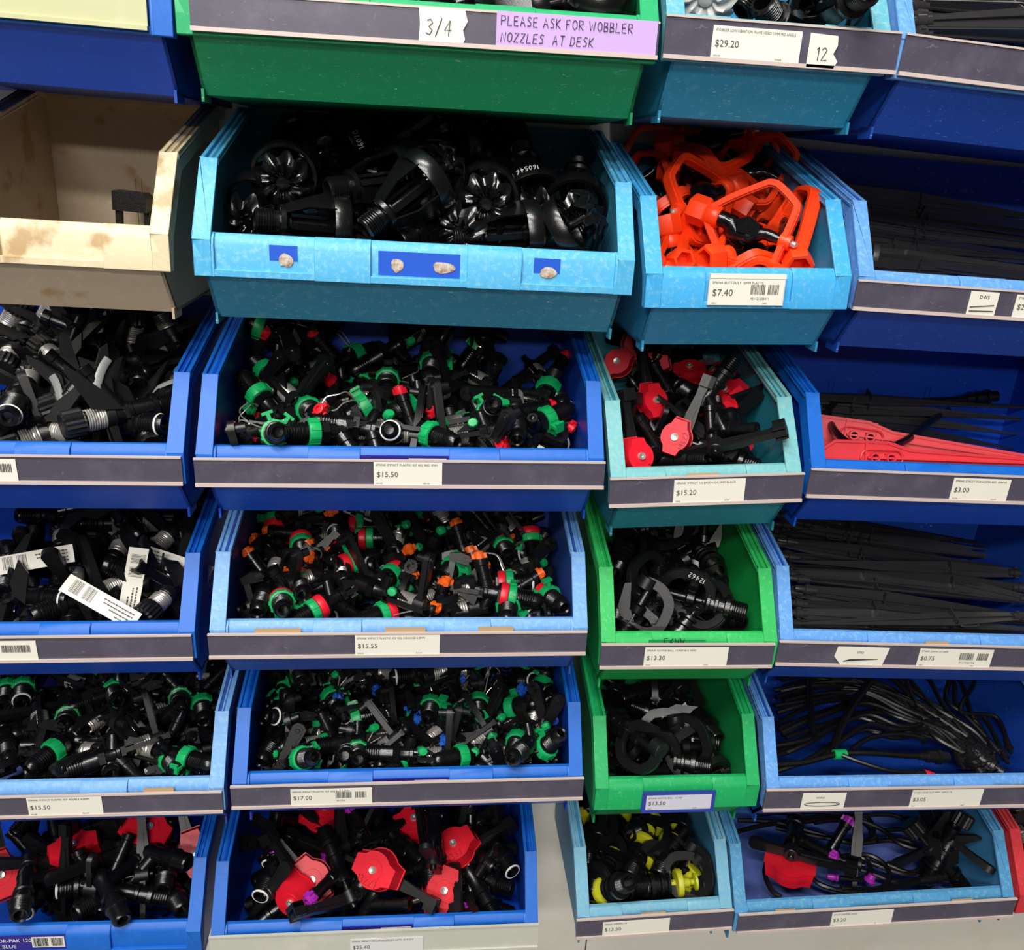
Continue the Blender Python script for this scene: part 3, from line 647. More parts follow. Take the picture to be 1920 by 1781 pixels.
def capped(m=RED, k=1.0, tip=None, mark=None, wa=False):
    P = [('sprinkler_body', once('c_b', c_body), None, None), ('hammer_arm', once('c_a', c_arm), None, None), ('cap', once('c_c%s%.1f' % (m.name, k), lambda: c_cap(m, k)), 'red cap' if m is RED else None, None), ('cap_screw', once('c_s%.1f' % k, lambda: c_screw(k)), 'silver screw', 2)]+([('washer', once('s_washer', s_washer), 'white washer', 0)] if wa else [])
    if tip:
        def tp():
            mb = MB(); M = AX((0, 0, .056), (1, 0, .45)) @ T(0, 0, .050)
            mb.lathe([(0, .004), (.003, .004), (.0035, .012), (.0062, .011), (.0066, 0), (0, 0)], 10, M)
            for i in range(3): mb.box(-.009, .009, -.0018, .0018, .002, .009, M @ R(60*i, 'Z'))
            return mb.mesh('nozzle_tip', tip)
        P.append(('nozzle_tip', once('c_t'+tip.name, tp), None, None))
    if mark:
        def mk_():
            mb = MB(); scrawl(mb, mark, -.012*k, -.014*k, .0065*k, .0004, y=0, mi=0, M=T(0, -.0107-.0162*k, .098)); return mb.mesh('marker_number', PEN)
        P.append(('handwritten_number', once('c_m'+mark, mk_), 'black handwritten number', 2))
    return {'parts': P, 'caps': [((0, 0, 0), (0, 0, .108), .012), ((-.05, 0, .092), (.078, 0, .090), .008)], 'len': .115, 'name': 'capped_sprinkler', 'cat': 'sprinkler'}
# big black impact sprinkler with ribbed knob, fat spring, wedge shield
def g_body():
    mb = MB()
    mb.lathe([(0, .0), (.006, .0), (.006, -.004), (.010, -.005), (.0118, 0), (.0118, .003)]+threads(.0112, .0128, .004, .022, 6)+[(.0128, .024), (.015, .025), (.015, .030), (.0118, .031), (.0110, .050), (.0125, .051), (.0125, .056), (.011, .057), (.0100, .072), (.006, .074), (.006, .100), (0, .1)], 20)
    mb.lathe([(0, 0), (.009, 0), (.009, .016), (.0078, .018), (.0078, .050), (.0092, .051), (.0092, .060), (.006, .060), (0, .05)], 14, AX((0, 0, .060), (1, 0, .5)))
    return mb.mesh('sprinkler_body', BLK)
def g_knob():
    mb = MB(); n = 18; V = [];
    for z, r in ((.098, .012), (.100, .0155), (.118, .0155), (.120, .013)):
        for i in range(n*2): a = PI*i/n; rr = r*(1 if i % 2 else .91); V.append((rr*math.cos(a), rr*math.sin(a), z))
    m = 2*n; Fc = [tuple(range(m-1, -1, -1)), tuple(range(3*m, 4*m))]+[(j*m+i, j*m+(i+1) % m, (j+1)*m+(i+1) % m, (j+1)*m+i) for j in range(3) for i in range(m)]
    mb._add(V, Fc); return mb.mesh('ribbed_knob', BLK2, angle=25)
def g_spring(): return MB().tube(helix(.0108, .078, .097, 8, 18), .0011, 6).mesh('spring', STL)
def g_arm():
    mb = MB(); L = .062
    mb.prism(arc(-L, 0, .0095, 100, 260, 8)+[(-.008, -.005), (.010, -.008), (.010, .008), (-.008, .005)], -.004, .004, T(0, 0, .073) @ R(90, 'X'))
    mb.tube([(x, z, .0775) for x, z in arc(-L, 0, .0078, 90, 270, 8)]+[(-.012, -.004, .0775), (-.012, .004, .0775)], .0012, 5, closed=True)
    mb.prism([(0, .066), (.050, .060), (.074, .056), (.070, .064), (.040, .080), (.010, .082)], -.003, .003)
    mb.lathe(coin_prof(.012, .010), 14, T(0, 0, .068))
    return mb.mesh('hammer_arm', BLK2)
def g_shield():
    mb = MB(); mb.prism([(.004, .060), (.030, .078), (.060, .104), (.052, .106), (.010, .090)], .010, .0125); mb.prism([(-.010, .040), (.026, .044), (.040, .060), (.004, .066)], -.0125, -.010); mb.box(-.006, .006, -.012, .0125, .056, .060)
    return mb.mesh('wedge_shield', BLK2)
def g_clip():
    mb = MB(); mb.tube(smooth([(.058, .006, .060), (.050, .0065, .068), (.034, .007, .078), (.022, .007, .080), (.016, .007, .090)], 5), .0042, 6, flat=.35, up=(0, 1, 0)); return mb.mesh('metal_blade', mat('satin_grey_plastic', '#8f9290', .35))
def g_flag(sx=1):
    mb = MB(); n = 10; V = []
    for i in range(n+1):
        t = i/n; V += [(.002+.090*t, .016+.003*math.sin(t*7), .030), (.002+.090*t, .016+.003*math.sin(t*7+.5), .051)]
    m = len(V); V += [(x, y+.0005, z) for x, y, z in V]
    Fc = []
    for i in range(n): a = 2*i; Fc += [(a, a+2, a+3, a+1), (m+a, m+a+1, m+a+3, m+a+2), (a, m+a, m+a+2, a+2), (a+1, a+3, m+a+3, m+a+1)]
    Fc += [(0, 1, m+1, m), (m-2, 2*m-2, 2*m-1, m-1)]
    mb._add(V, Fc)
    rg = random.Random(5); x = .058
    while x < .088:
        a = rg.choice((.0004, .0007)); t0 = (x-.002)/.090; y = .016+.003*math.sin(t0*7+.25)-.0012
        for yy in (y, ): mb.box(x, x+a, yy, yy+.0034, .033, .048, mi=1)
        x += a+rg.choice((.0005, .0008))
    for z in (.035, .040, .045): mb.box(.010, .042, .0170, .0196, z, z+.0014, mi=1)
    return mb.mesh('paper_flag', PAPER, INK)
def big_black(clip=True, flag=False, spring=True, wa=False):
    P = [('sprinkler_body', once('g_b', g_body), None, None), ('ribbed_knob', once('g_k', g_knob), None, None), ('hammer_arm', once('g_a', g_arm), None, None), ('wedge_shield', once('g_w', g_shield), None, None)]+([('washer', once('g_wa', lambda: MB().ring(.0114, .0015, .0013, 24).mesh('washer', WHT)), 'white washer', 0)] if wa else [])
    if spring: P.append(('spring', once('g_s', g_spring), 'silver coil spring', None))
    if clip: P.append(('metal_blade', once('g_c', g_clip), 'pale grey blade', None))
    if flag: P.append(('paper_flag', once('g_f', g_flag), 'white paper barcode flag', None))
    return {'parts': P, 'caps': [((0, 0, 0), (0, 0, .115), .013), ((-.06, 0, .073), (.07, 0, .062), .007)], 'len': .12, 'name': 'black_impact_sprinkler', 'cat': 'sprinkler'}
# rotor: threaded base, C bracket, cross barrel
def r_body():
    mb = MB()
    mb.lathe([(0, .012), (.0075, .012), (.0075, 0), (.0098, 0)]+threads(.0102, .0112, .001, .016, 6)+[(.0102, .018), (.0155, .019), (.0155, .024), (.011, .025), (.011, .031), (.0145, .032), (.0145, .035), (.011, .036), (.011, .040), (.0140, .041), (.0140, .044), (.010, .045), (0, .045)], 24)
    return mb.mesh('threaded_base', BLK)
def r_bracket():
    mb = MB(); p = [(0, 0, .042), (.018, 0, .043), (.029, 0, .052), (.031, 0, .066), (.027, 0, .084), (.014, 0, .094), (0, 0, .095), (-.010, 0, .092)]
    mb.tube(smooth(p, 4), .0068, 4, up=(0, 1, 0), flat=.95); mb.tube(smooth(p, 4), .0078, 4, up=(0, 1, 0), flat=.30)
    mb.lathe(coin_prof(.0105, .014), 16, T(-.006, 0, .085))
    mb.prism([(-.010, .044), (-.020, .054), (-.026, .080), (-.020, .084), (-.008, .060), (.004, .048)], -.004, .004)
    return mb.mesh('bracket', BLK2)
def r_arm(m=BLK):
    mb = MB(); mb.lathe([(0, .044), (.0045, .044), (.004, .056), (.009, .058), (.0095, .066), (.006, .068), (.0045, .086), (0, .086)], 14)
    mb.prism([(-.006, .060), (.018, .056), (.040, .040), (.046, .043), (.026, .064), (-.004, .070)], .0085, .0125)
    return mb.mesh('swing_arm', m)
def r_spool():
    mb = MB(); mb.lathe([(0, .046), (.0045, .046), (.0045, .052), (.0160, .053), (.0170, .055), (.0170, .0595), (.006, .0615), (.0055, .070), (.0035, .072), (.0035, .076), (.010, .077), (.0105, .080), (0, .081)], 18)
    mb.box(.008, .0145, -.004, .004, .058, .062)
    return mb.mesh('yellow_nozzle', YEL)
def rotor(yellow=False, num=False):
    P = [('threaded_base', once('r_b', r_body), None, None), ('bracket', once('r_k', r_bracket), None, None)]
    P.append(('nozzle', once('r_y', r_spool), 'yellow nozzle', None) if yellow else ('swing_arm', once('r_a', r_arm), None, None))
    if num:
        def nm():
            mb = MB(); scrawl(mb, num, 0, 0, .006, .0005, y=0, mi=0, M=T(.031, -.0070, .050) @ R(-75, 'Y') @ R(0, 'X')); return mb.mesh('number', WPEN)
        P.append(('handwritten_number', once('r_n'+num, nm), 'white handwritten number', 1))
    return {'parts': P, 'caps': [((0, 0, 0), (0, 0, .09), .012), ((.028, 0, .052), (.028, 0, .085), .008)], 'len': .1, 'name': 'rotor_sprinkler', 'cat': 'sprinkler'}
# stakes: head at z=0, point at z=L
def stake(L=.33, w0=.0112, m=BLK, loop=True, key='a'):
    def blade():
        mb = MB(); h = L*.32
        mb.prism([(-w0*.55, .012), (-w0, h), (-w0*.95, h+.01), (-.0006, L), (.0006, L), (w0*.95, h+.01), (w0, h), (w0*.55, .012)], -.0011, .0011)
        mb.prism([(-w0*.5, .012), (-w0*.75, h), (-.0006, L-.004), (.0006, L-.004), (w0*.75, h), (w0*.5, .012)], -.0011, .0011, R(90, 'Z') @ Matrix.Diagonal((.55, 1, 1, 1)))
        mb.prism([(-w0*.9, h-.001), (-w0*.9, h+.001), (w0*.9, h+.001), (w0*.9, h-.001)], -w0*.8, w0*.8)
        return mb.mesh('stake_blade', m)
    def head():
        mb = MB(); mb.lathe([(0, -.010), (.0040, -.010), (.0046, -.006), (.0046, .002), (.0066, .003), (.0066, .012), (.005, .013), (.005, .018), (0, .018)], 12); mb.box(-.0075, .0075, -.0022, .0022, .004, .009)
        return mb.mesh('stake_head', m)
    def lp():
        mb = MB(); z0 = L*.32-.034
        pts = [(x+w0*.4, -.001, z) for x, z in arc(.002, z0+.022, .0058, 0, 180, 6)+arc(.002, z0+.006, .0058, 180, 360, 6)]
        mb.tube(pts, .0014, 6, closed=True); return mb.mesh('eyelet', m)
    P = [('stake_blade', once('k_b'+key, blade), None, None), ('stake_head', once('k_h'+m.name, head), None, None)]
    if loop: P.append(('eyelet', once('k_l'+key, lp), None, None))
    return {'parts': P, 'caps': [((0, 0, 0), (0, 0, L), .006)], 'len': L, 'name': 'sprinkler_stake', 'cat': 'stake'}
def rstake(L=.36):
    def blade():
        mb = MB(); w = .0185
        out = [(-.006, 0), (-w, .02), (-w, .085), (-.010, .115), (-.0015, L), (.0015, L), (.010, .115), (w, .085), (w, .02), (.006, 0)]
        mb.prism([(-.006, 0), (-w, .02), (-w, .060), (w, .060), (w, .02), (.006, 0)], .002, .004)
        mb.prism([(-w, .096), (-.0148, .097), (-.010, .115), (-.0015, L), (.0015, L), (.010, .115), (.0148, .097), (w, .096)], .002, .004)
        for z in (.060, .0735, .092): mb.box(-.006, .006, .002, .004, z, z+(.0035 if z != .0735 else .009))
        mb.box(-w, -.005, .002, .004, .060, .096); mb.box(.005, w, .002, .004, .060, .096)
        for s_ in (-1, 1):
            e = [(-s_*0, 0)]
            mb.tube([(s_*.006, .002, 0), (s_*w, .002, .02), (s_*w, .002, .085), (s_*.010, .002, .115), (s_*.0015, .002, L)], .0024, 4)
        mb.prism([(-.0012, .06), (-.0012, L-.02), (.0012, L-.02), (.0012, .06)], -.003, .002)
        mb.tube([(-w, 0, .058), (w, 0, .058)], .0018, 4); mb.tube([(-w, 0, .100), (w, 0, .100)], .0016, 4) if 0 else None
        return mb.mesh('stake_blade', RED2)
    def sock():
        mb = MB()
        for z in (.068, .088): mb.lathe([(.0042, -.004), (.0062, -.004), (.0062, .004), (.0042, .004), (.0042, -.004)], 14, T(0, -.001, z) @ R(90, 'X'))
        o = arc(0, .095, .0095, 0, 180, 6)+arc(0, .061, .0095, 180, 360, 6); mb.tube([(x, -.001, z) for x, z in o], .0013, 5, closed=True)
        return mb.mesh('stake_socket', RED2)
    P = [('stake_blade', once('rk', blade), None, None), ('stake_socket', once('rs', sock), None, 0)]
    return {'parts': P, 'caps': [((0, 0, 0), (0, 0, L), .009)], 'len': L, 'name': 'red_stake', 'cat': 'stake'}
def hose(pts, r=.0035, key='', end=None, tipm=None, start=None):
    P3 = smooth(pts, 8)
    P = [('tube', MB().tube(P3, r, 8).mesh('tube', mat('black_rubber', '#0e0e0f', .34, spec=.5)), None, None)]
    d = P3[-1]-P3[-2]
    M = AX(P3[-1], d)
    if end == 'big':
        P.append(('connector', MB().lathe([(0, -.022), (.0052, -.022), (.0058, -.012), (.0085, -.010), (.0085, .004), (.0105, .005), (.0105, .010), (.0075, .011), (.0075, .022), (.005, .022), (0, .016)], 16, M).mesh('connector', BLK2), None, None))
    elif end:
        P.append(('connector', MB().lathe([(0, -.008), (.0045, -.008), (.0045, .002), (.006, .003), (.006, .006), (.003, .007), (.0025, .014), (0, .015)], 12, M).mesh('connector', BLK2), None, None))
    if tipm: P.append(('barbed_tip', MB().lathe([(0, .004), (.0062, .004), (.0062, .0065), (.0042, .007), (.0042, .010), (.0055, .0105), (.0034, .019), (0, .019)], 12, M).mesh('barbed_tip', tipm), None, None))
    return {'parts': P, 'caps': [], 'len': .2, 'name': 'feeder_hose', 'cat': 'hose'}
# ------------------------------------------------------------------ laying the goods into the bins
HEAP = {'B1': (.050, .5), 'C1': (.050, .5), 'D1': (.050, .4), 'A2': (-.03, 0), 'B2': (.045, .42), 'C2': (.035, .42), 'D2': (.000, .22), 'A3': (.040, .30), 'B3': (.032, .24), 'C3': (.038, .30), 'D3': (.005, .10),
 'A4': (.022, .20), 'B4': (.026, .18), 'C4': (.030, .20), 'D4': (.022, .18), 'A5': (.026, .14), 'B5': (.026, .14), 'C5': (.022, .14), 'D5': (.016, .14), 'A6': (.034, .14), 'B6': (.030, .14), 'C6': (.020, .14), 'D6': (-.020, .10), 'E6': (.02, .1)}
NICK = {'B1': 'wide green top-row bin', 'C1': 'narrow top-row bin', 'D1': 'top right bin', 'B2': 'wide sky blue bin', 'C2': 'narrow sky blue bin', 'D2': 'second-row right bin', 'A3': 'third-row left bin', 'B3': 'third-row middle bin', 'C3': 'narrow sea green bin', 'D3': 'third-row right bin',
 'A4': 'fourth-row left bin', 'B4': 'fourth-row middle bin', 'C4': 'bright green bin', 'D4': 'fourth-row right bin', 'A5': 'fifth-row left bin', 'B5': 'fifth-row middle bin', 'C5': 'lower green bin', 'D5': 'fifth-row right bin', 'A6': 'bottom left bin', 'B6': 'bottom middle bin', 'C6': 'bottom narrow bin', 'D6': 'bottom right bin', 'E6': 'red bin', 'A2': 'beige bin'}
ZM = {'B2': (350, 180, 2.1333), 'C2': (1150, 0, 2.4935), 'D2': (1150, 0, 2.4935), 'C1': (1150, 0, 2.4935), 'D1': (1150, 0, 2.4935), 'A3': (0, 560, 4.452), 'B3': (370, 560, 2.430), 'C3': (1090, 600, 2.3133), 'D3': (1090, 600, 2.3133), 'A4': (0, 920, 4.571),
 'B4': (390, 920, 2.6667), 'C4': (1080, 940, 2.2857), 'D4': (1080, 940, 2.2857), 'A5': (0, 1220, 4.174), 'B5': (420, 1220, 2.7826), 'C5': (1080, 1230, 2.2857), 'D5': (1080, 1230, 2.2857), 'A6': (0, 1490, 1.8286), 'B6': (0, 1490, 1.8286), 'C6': (1000, 1480, 2.087), 'D6': (1000, 1480, 2.087), 'E6': (1000, 1480, 2.087), 'B1': (0, 0, 1)}
def local_ray(k, px, py):
    Mi = BM[k].inverted(); return Mi @ CP, (Mi.to_3x3() @ raydir(px, py)).normalized()
def surf(k, px, py, lift=0):
    """point of bin k's heap under a spot of the photo, in the bin's own frame"""
    h, s = HEAP[k]; h += lift; o, d = local_ray(k, px, py); W = BINS[k][3]
    den = d.z-s*d.y; t = (h+s*(o.y-.02)-o.z)/den if abs(den) > 1e-6 else 9
    if t <= 0 or o.y+t*d.y > .235: t = (.235-o.y)/d.y
    if o.y+t*d.y < .028: t = (.028-o.y)/d.y
    return o+d*t, d
def zpt(k, zx, zy):
    a, b, c = ZM[k]; return a+zx/c, b+zy/c
_vx = {}
def VX(me):
    if me.name not in _vx:
        a = np.empty(len(me.vertices)*3, 'f'); me.vertices.foreach_get('co', a); _vx[me.name] = a.reshape(-1, 3).astype(float)
    return _vx[me.name]
_pv = {}
def pverts(p):
    key = tuple(me.name for _, me, _, _ in p['parts'])
    if key not in _pv: a = np.concatenate([VX(me) for _, me, _, _ in p['parts']]); _pv[key] = a[::max(1, len(a)//500)]
    return _pv[key]
def outside(P_, W):
    """how far the worst points of a thing stick out of the bin: left, right, back, floor, front wall"""
    lo = P_[P_[:, 2] < .085]; c = max(0, P_[:, 1].max()-.263)+max(0, -.041-P_[:, 2].min())+max(0, P_[:, 2].max()-.15)*.5
    if len(lo): c += max(0, .0125-lo[:, 0].min())+max(0, lo[:, 0].max()-(W-.0125))
    lo = P_[P_[:, 2] < .036]
    if len(lo): c += max(0, (.019+np.clip(-lo[:, 2], 0, .05)*.6-lo[:, 1]).max())
    return c
ITEMS = {}
def put(k, proto, zx, zy, ang=0, tilt=0, roll=90, an=(0, 0, 0), what='', lift=0, sc=(1, 1, 1), free=False, P=None, pri=0, yo=None, lean=0):
    if P is None:
        px, py = zpt(k, zx, zy); P0, v = surf(k, px, py, lift)
        if yo is not None: o_, d_ = local_ray(k, px, py); P0 = o_+d_*((yo-o_.y)/d_.y)
        a = math.radians(ang); qx, qy = px+14*math.cos(a), py-14*math.sin(a); Q, _ = surf(k, qx, qy, lift)
        if yo is not None: o_, d_ = local_ray(k, qx, qy); Q = o_+d_*((yo-o_.y)/d_.y)
        d = (Q-P0); d = d.normalized() if d.length > 1e-5 else Vector((math.cos(a), 0, math.sin(a)))
        def build(ta, tt, mir, rl):
            a_ = math.radians(ang+ta); qx, qy = px+14*math.cos(a_), py-14*math.sin(a_); Q, _ = surf(k, qx, qy, lift)
            if yo is not None: o_, d_ = local_ray(k, qx, qy); Q = o_+d_*((yo-o_.y)/d_.y)
            d = (Q-P0); d = d.normalized() if d.length > 1e-5 else Vector((math.cos(a_), 0, math.sin(a_)))
            tl = math.radians(tilt+tt); ax = (d*math.cos(tl)+v*math.sin(tl)).normalized()
            m_ = AX((0, 0, 0), ax, -v) @ R(roll+rl, 'Z') @ Matrix.Diagonal((sc[0]*mir, sc[1], sc[2], 1))
            return T(*(P0-(m_ @ Vector(an)))) @ m_
        if yo is not None or proto['len'] > .2 or not proto['caps']: M = build(0, 0, 1, 0)
        else:
            best = None; pv = pverts(proto); W = BINS[k][3]
            for ta in (0, 12, -12, 25, -25, 40, -40):
                for tt in (0, 12, -12, 25, -25, 40, -40):
                    for mir in (1, -1):
                        for rl in (0, 25, -25):
                            c = (abs(ta)+abs(tt)+abs(rl)*.5)*(.00045 if pri > 1 else .00012)+(.0006 if mir < 0 else 0)
                            if best and c >= best[0]: continue
                            m_ = build(ta, tt, mir, rl); A = np.array(m_); c += outside(pv @ A[:3, :3].T+A[:3, 3], W)
                            if best is None or c < best[0]: best = (c, m_)
            M = best[1]
        M = T(*(-(P0-(M @ Vector(an))))) @ M if 0 else M
    else:
        P0, ax = P; v = Vector((0, 1, -.3)).normalized(); px = py = None
        M = AX((0, 0, 0), ax, -v) @ R(roll, 'Z') @ Matrix.Diagonal((*sc, 1))
    if lean: M = R(-lean, 'X') @ M
    M = T(*(P0-(M @ Vector(an)))) @ M
    ITEMS.setdefault(k, []).append({'p': proto, 'M': M, 'v': v, 'what': what, 'free': free, 'sc': sc, 'rank': 0 if free else 1+pri, 'over': yo is not None and yo < .02, 'an': an, 'px': (px, py)})
def fill(k, protos, what, dx=.05, dy=.055, depth=(.026,), sc=(1, 1, 1), seed=1, x0=.04):
    rg = random.Random(seed); W = BINS[k][3]; h, s = HEAP[k]
    for dp in depth:
        y = .050
        while y < .24:
            x = x0+rg.uniform(0, dx*.5)
            while x < W-.035:
                z = h+s*(y-.02)-dp
                th = rg.uniform(0, 2*PI); ax = Vector((math.cos(th), math.sin(th)*.7, rg.uniform(-.5, .5)))
                pr = rg.choice(protos); c = Vector((x, y, max(z, -.03)))-ax.normalized()*pr['len']*.5
                put(k, pr, 0, 0, roll=rg.uniform(0, 360), what=what, free=True, P=(c, ax), sc=sc)
                x += dx*rg.uniform(.85, 1.2)
            y += dy
def relax(k, n=70, top=.150):
    its = ITEMS.get(k, []); W = BINS[k][3]
    S0, S1, RR, own = [], [], [], []
    for i, it in enumerate(its):
        for a, b, r in it['p']['caps']:
            S0.append(it['M'] @ Vector(a)); S1.append(it['M'] @ Vector(b)); RR.append(r*abs(it['sc'][0])); own.append(i)
    if not S0: return
    S0 = np.array(S0); S1 = np.array(S1); RR = np.array(RR); own = np.array(own); m = len(its)
    off = np.zeros((m, 3)); V = np.array([list(it['v']) for it in its]); free = np.array([it['free'] for it in its]); rank = np.array([it['rank'] for it in its])
    ii, jj = np.where(np.triu(np.ones((len(own),)*2, bool), 1)); ok = own[ii] != own[jj]; ii, jj = ii[ok], jj[ok]
    ts = np.linspace(0, 1, 5)
    for step in range(n):
        A0, A1 = S0+off[own], S1+off[own]
        mid = (A0+A1)/2; ln = np.linalg.norm(A1-A0, axis=1)/2
        near = np.linalg.norm(mid[ii]-mid[jj], axis=1) < ln[ii]+ln[jj]+RR[ii]+RR[jj]
        i2, j2 = ii[near], jj[near]
        p, d1 = A0[i2], A1[i2]-A0[i2]; q, d2 = A0[j2], A1[j2]-A0[j2]; r = p-q
        a = (d1*d1).sum(1)+1e-12; e = (d2*d2).sum(1)+1e-12; b = (d1*d2).sum(1); c = (d1*r).sum(1); f = (d2*r).sum(1)
        den = a*e-b*b; s_ = np.where(den > 1e-12, np.clip((b*f-c*e)/np.where(den > 1e-12, den, 1), 0, 1), .5)
        t_ = np.clip((b*s_+f)/e, 0, 1); s_ = np.clip((b*t_-c)/a, 0, 1)
        dv = (p+d1*s_[:, None])-(q+d2*t_[:, None]); dist = np.linalg.norm(dv, axis=1)+1e-9
        pen = (RR[i2]+RR[j2])*.92-dist; hit = pen > 0
        mv = np.zeros((m, 3))
        if hit.any():
            nn = dv[hit]/dist[hit][:, None]; pn = pen[hit][:, None]*.3
            oi, oj = own[i2[hit]], own[j2[hit]]
            # placed goods ride over loose ones
            wi = np.where(rank[oi] < rank[oj], .95, np.where(rank[oi] > rank[oj], .05, .5))[:, None]
            np.add.at(mv, oi, nn*pn*wi); np.add.at(mv, oj, -nn*pn*(1-wi))
        al = (mv*V).sum(1)[:, None]*V; mv = np.where(free[:, None], mv-V*0+0, al*1.0+(mv-al)*.12)
        big = np.linalg.norm(mv, axis=1)[:, None]; mv = mv*np.minimum(1, .004/np.maximum(big, 1e-9)); off += mv
        fx = ~free; al = (off*V).sum(1)[:, None]; la = off-al*V; ll = np.linalg.norm(la, axis=1)[:, None]
        lo_ = np.where(rank > 1, -.016, -.006)[:, None]; hi_ = np.where(rank > 1, .004, .030)[:, None]; off[fx] = (np.clip(al, lo_, hi_)*V+la*np.minimum(1, .004/np.maximum(ll, 1e-9)))[fx]
        # keep inside the walls
        for A in (S0, S1):
            Pn = A+off[own]; cor = np.zeros((m, 3))
            for idx, (lo, hi) in ((0, (.014, W-.014)), (1, (.019, .263)), (2, (-.041, 9))):
                l = np.minimum(0, Pn[:, idx]-RR-lo); h_ = np.maximum(0, Pn[:, idx]+RR-hi)
                if idx == 1: l = np.where(Pn[:, 2] > .045, 0, l-np.clip(-Pn[:, 2], 0, .04)*.6*(l < 0))
                if idx == 0: l = np.where((Pn[:, 2] > .10) & (Pn[:, 1] < .05), 0, l)
                c1 = np.zeros(m); np.minimum.at(c1, own, l); c2 = np.zeros(m); np.maximum.at(c2, own, h_); cor[:, idx] = -(c1+c2)
            off += cor*.6
    A0, A1 = S0+off[own], S1+off[own]; cam_ = np.array(BM[k].inverted() @ CP); drop = set()
    for ps in range(3):
        for i in np.argsort(-rank, kind='stable'):
            if free[i] or 'an' not in its[i] or its[i]['over']: continue
            w_ = np.array(its[i]['M'] @ Vector(its[i]['an']))+off[i]; d_ = cam_-w_; D_ = np.linalg.norm(d_); d_ /= D_
            A0, A1 = S0+off[own], S1+off[own]
            for q in np.linspace(0, 1, 7):
                pt = A0+(A1-A0)*q-w_; t_ = pt @ d_; dist = np.linalg.norm(pt-t_[:, None]*d_, axis=1)
                for c in np.where((dist < RR*.9+.002) & (t_ > .004) & (own != i))[0]:
                    j = own[c]
                    if rank[j] > rank[i] or (rank[j] == rank[i] and (rank[i] < 2 or off[i] @ d_ > .010)): continue
                    if its[j]['over']: continue
                    if rank[j] == rank[i]: off[i] += d_*min(.006, t_[c]); continue
                    if free[j] and t_[c] > .03: drop.add(j); continue
                    off[j] -= d_*min(t_[c]+.006, .012); 
                    if off[i] @ d_ < .016 and rank[i] > 1: off[i] += d_*.004
                A0, A1 = S0+off[own], S1+off[own]
    keep = []
    for n_, (it, o) in enumerate(zip(its, off)):
        if n_ in drop: continue
        it['M'] = T(*o) @ it['M']
        for rep_ in range(0 if it['over'] else 2):
            P_ = np.concatenate([VX(me) for _, me, _, _ in it['p']['parts']]); Mx = np.array(it['M']); P_ = P_ @ Mx[:3, :3].T+Mx[:3, 3]
            sh = Vector((0, 0, 0)); lo = P_[:, 2] < .04
            sh.z = max(0, -.041-P_[:, 2].min()); sh.y = -max(0, P_[:, 1].max()-.263)
            if lo.any():
                fy = .019+np.clip(-P_[lo, 2], 0, .05)*.6; sh.y += max(0, (fy-P_[lo, 1]).max())
                x0, x1 = P_[P_[:, 2] < .08, 0].min(), P_[P_[:, 2] < .08, 0].max(); sh.x = max(0, .0125-x0)-max(0, x1-(W-.0125)) if x1-x0 < W-.025 else 0
                if it['rank'] > 2: sh.x = max(-.008, min(.008, sh.x))
            it['M'] = T(*sh) @ it['M']
        if it['free'] and ((P_[:, 2] > .155).mean() > .02 or sh.length > .012): continue
        keep.append(it)
    ITEMS[k] = keep
ORD = ['leftmost', 'second from left', 'third from left', 'fourth from left', 'fifth from left', 'sixth from left', 'seventh from left', 'eighth from left', 'ninth from left', 'tenth from left', 'eleventh from left', 'twelfth from left', 'thirteenth from left', 'fourteenth from left']
PLACE = [' at front of ', ' at middle of ', ' at back of ']
def lay(k, group, n=70):
    relax(k, n); its = ITEMS.get(k, []); Mb = BM[k]; W = BINS[k][3]
    lab = {}; seen = [i for i, it in enumerate(its) if not it['free']]
    cen = {i: its[i]['M'] @ Vector((0, 0, its[i]['p']['len']/2)) for i in seen}
    for wh in sorted({its[i]['what'] for i in seen}):
        g = [i for i in seen if its[i]['what'] == wh]; g.sort(key=lambda i: cen[i].y)
        nb = 1 if len(g) < 4 else (2 if len(g) < 7 else 3); per = math.ceil(len(g)/nb)
        for b in range(nb):
            gg = sorted(g[b*per:(b+1)*per], key=lambda i: cen[i].x)
            for r, i in enumerate(gg):
                if len(g) == 1: lab[i] = wh if its[i].get('raw') else wh+' in '+NICK[k]
                else: lab[i] = wh+', '+(ORD[r] if len(gg) > 1 else 'alone')+(' in ' if nb == 1 else PLACE[b if nb == 3 else b*2])+NICK[k]
    for i, it in enumerate(its):
        p = it['p']; fr = it['free']
        spawn(p, p['name'], Mb @ it['M'], (it['what']+' buried in the jumble of '+NICK[k]) if fr else lab[i], p['cat'], group+(', buried ones' if fr else ''))

S12 = (1.08, 1.08, 1.24)
g1 = lambda **a: sprinkler(**a)
CO, BA, SP, TP, KN = (0, 0, .025), (0, 0, .0), (0, 0, .073), (.036, 0, .062), (-.011, -.016, .062)
def sprk(k, rows, col, tip, what, what2=None):
    for r in rows:
        t, zx, zy, ang = r[:4]; tilt = r[4] if len(r) > 4 else 8; roll = r[5] if len(r) > 5 else 90; lift = r[6] if len(r) > 6 else 0
        an = {'c': (0, 0, .0275) if 'r' in col else CO, 'b': BA, 's': SP, 't': TP, 'k': KN}[t[0]]
        o = dict(collar=col, tip=tip, knob='g' if t[0] == 'k' or (k != 'A5' and zx % 4 == 0) else None, wire=zx % 3 == 0, washer=t[0] in 'bc' and zx % 5 != 0); w_ = what
        if 'n' in t: o['collar'] = ''; w_ = what2 or 'collarless black sprinkler'
        put(k, sprinkler(**o), zx, zy, ang, tilt, roll, an, w_, lift, S12, pri=2 if t[0] == 'c' and 'n' not in t else int(t[0] in 'st'))
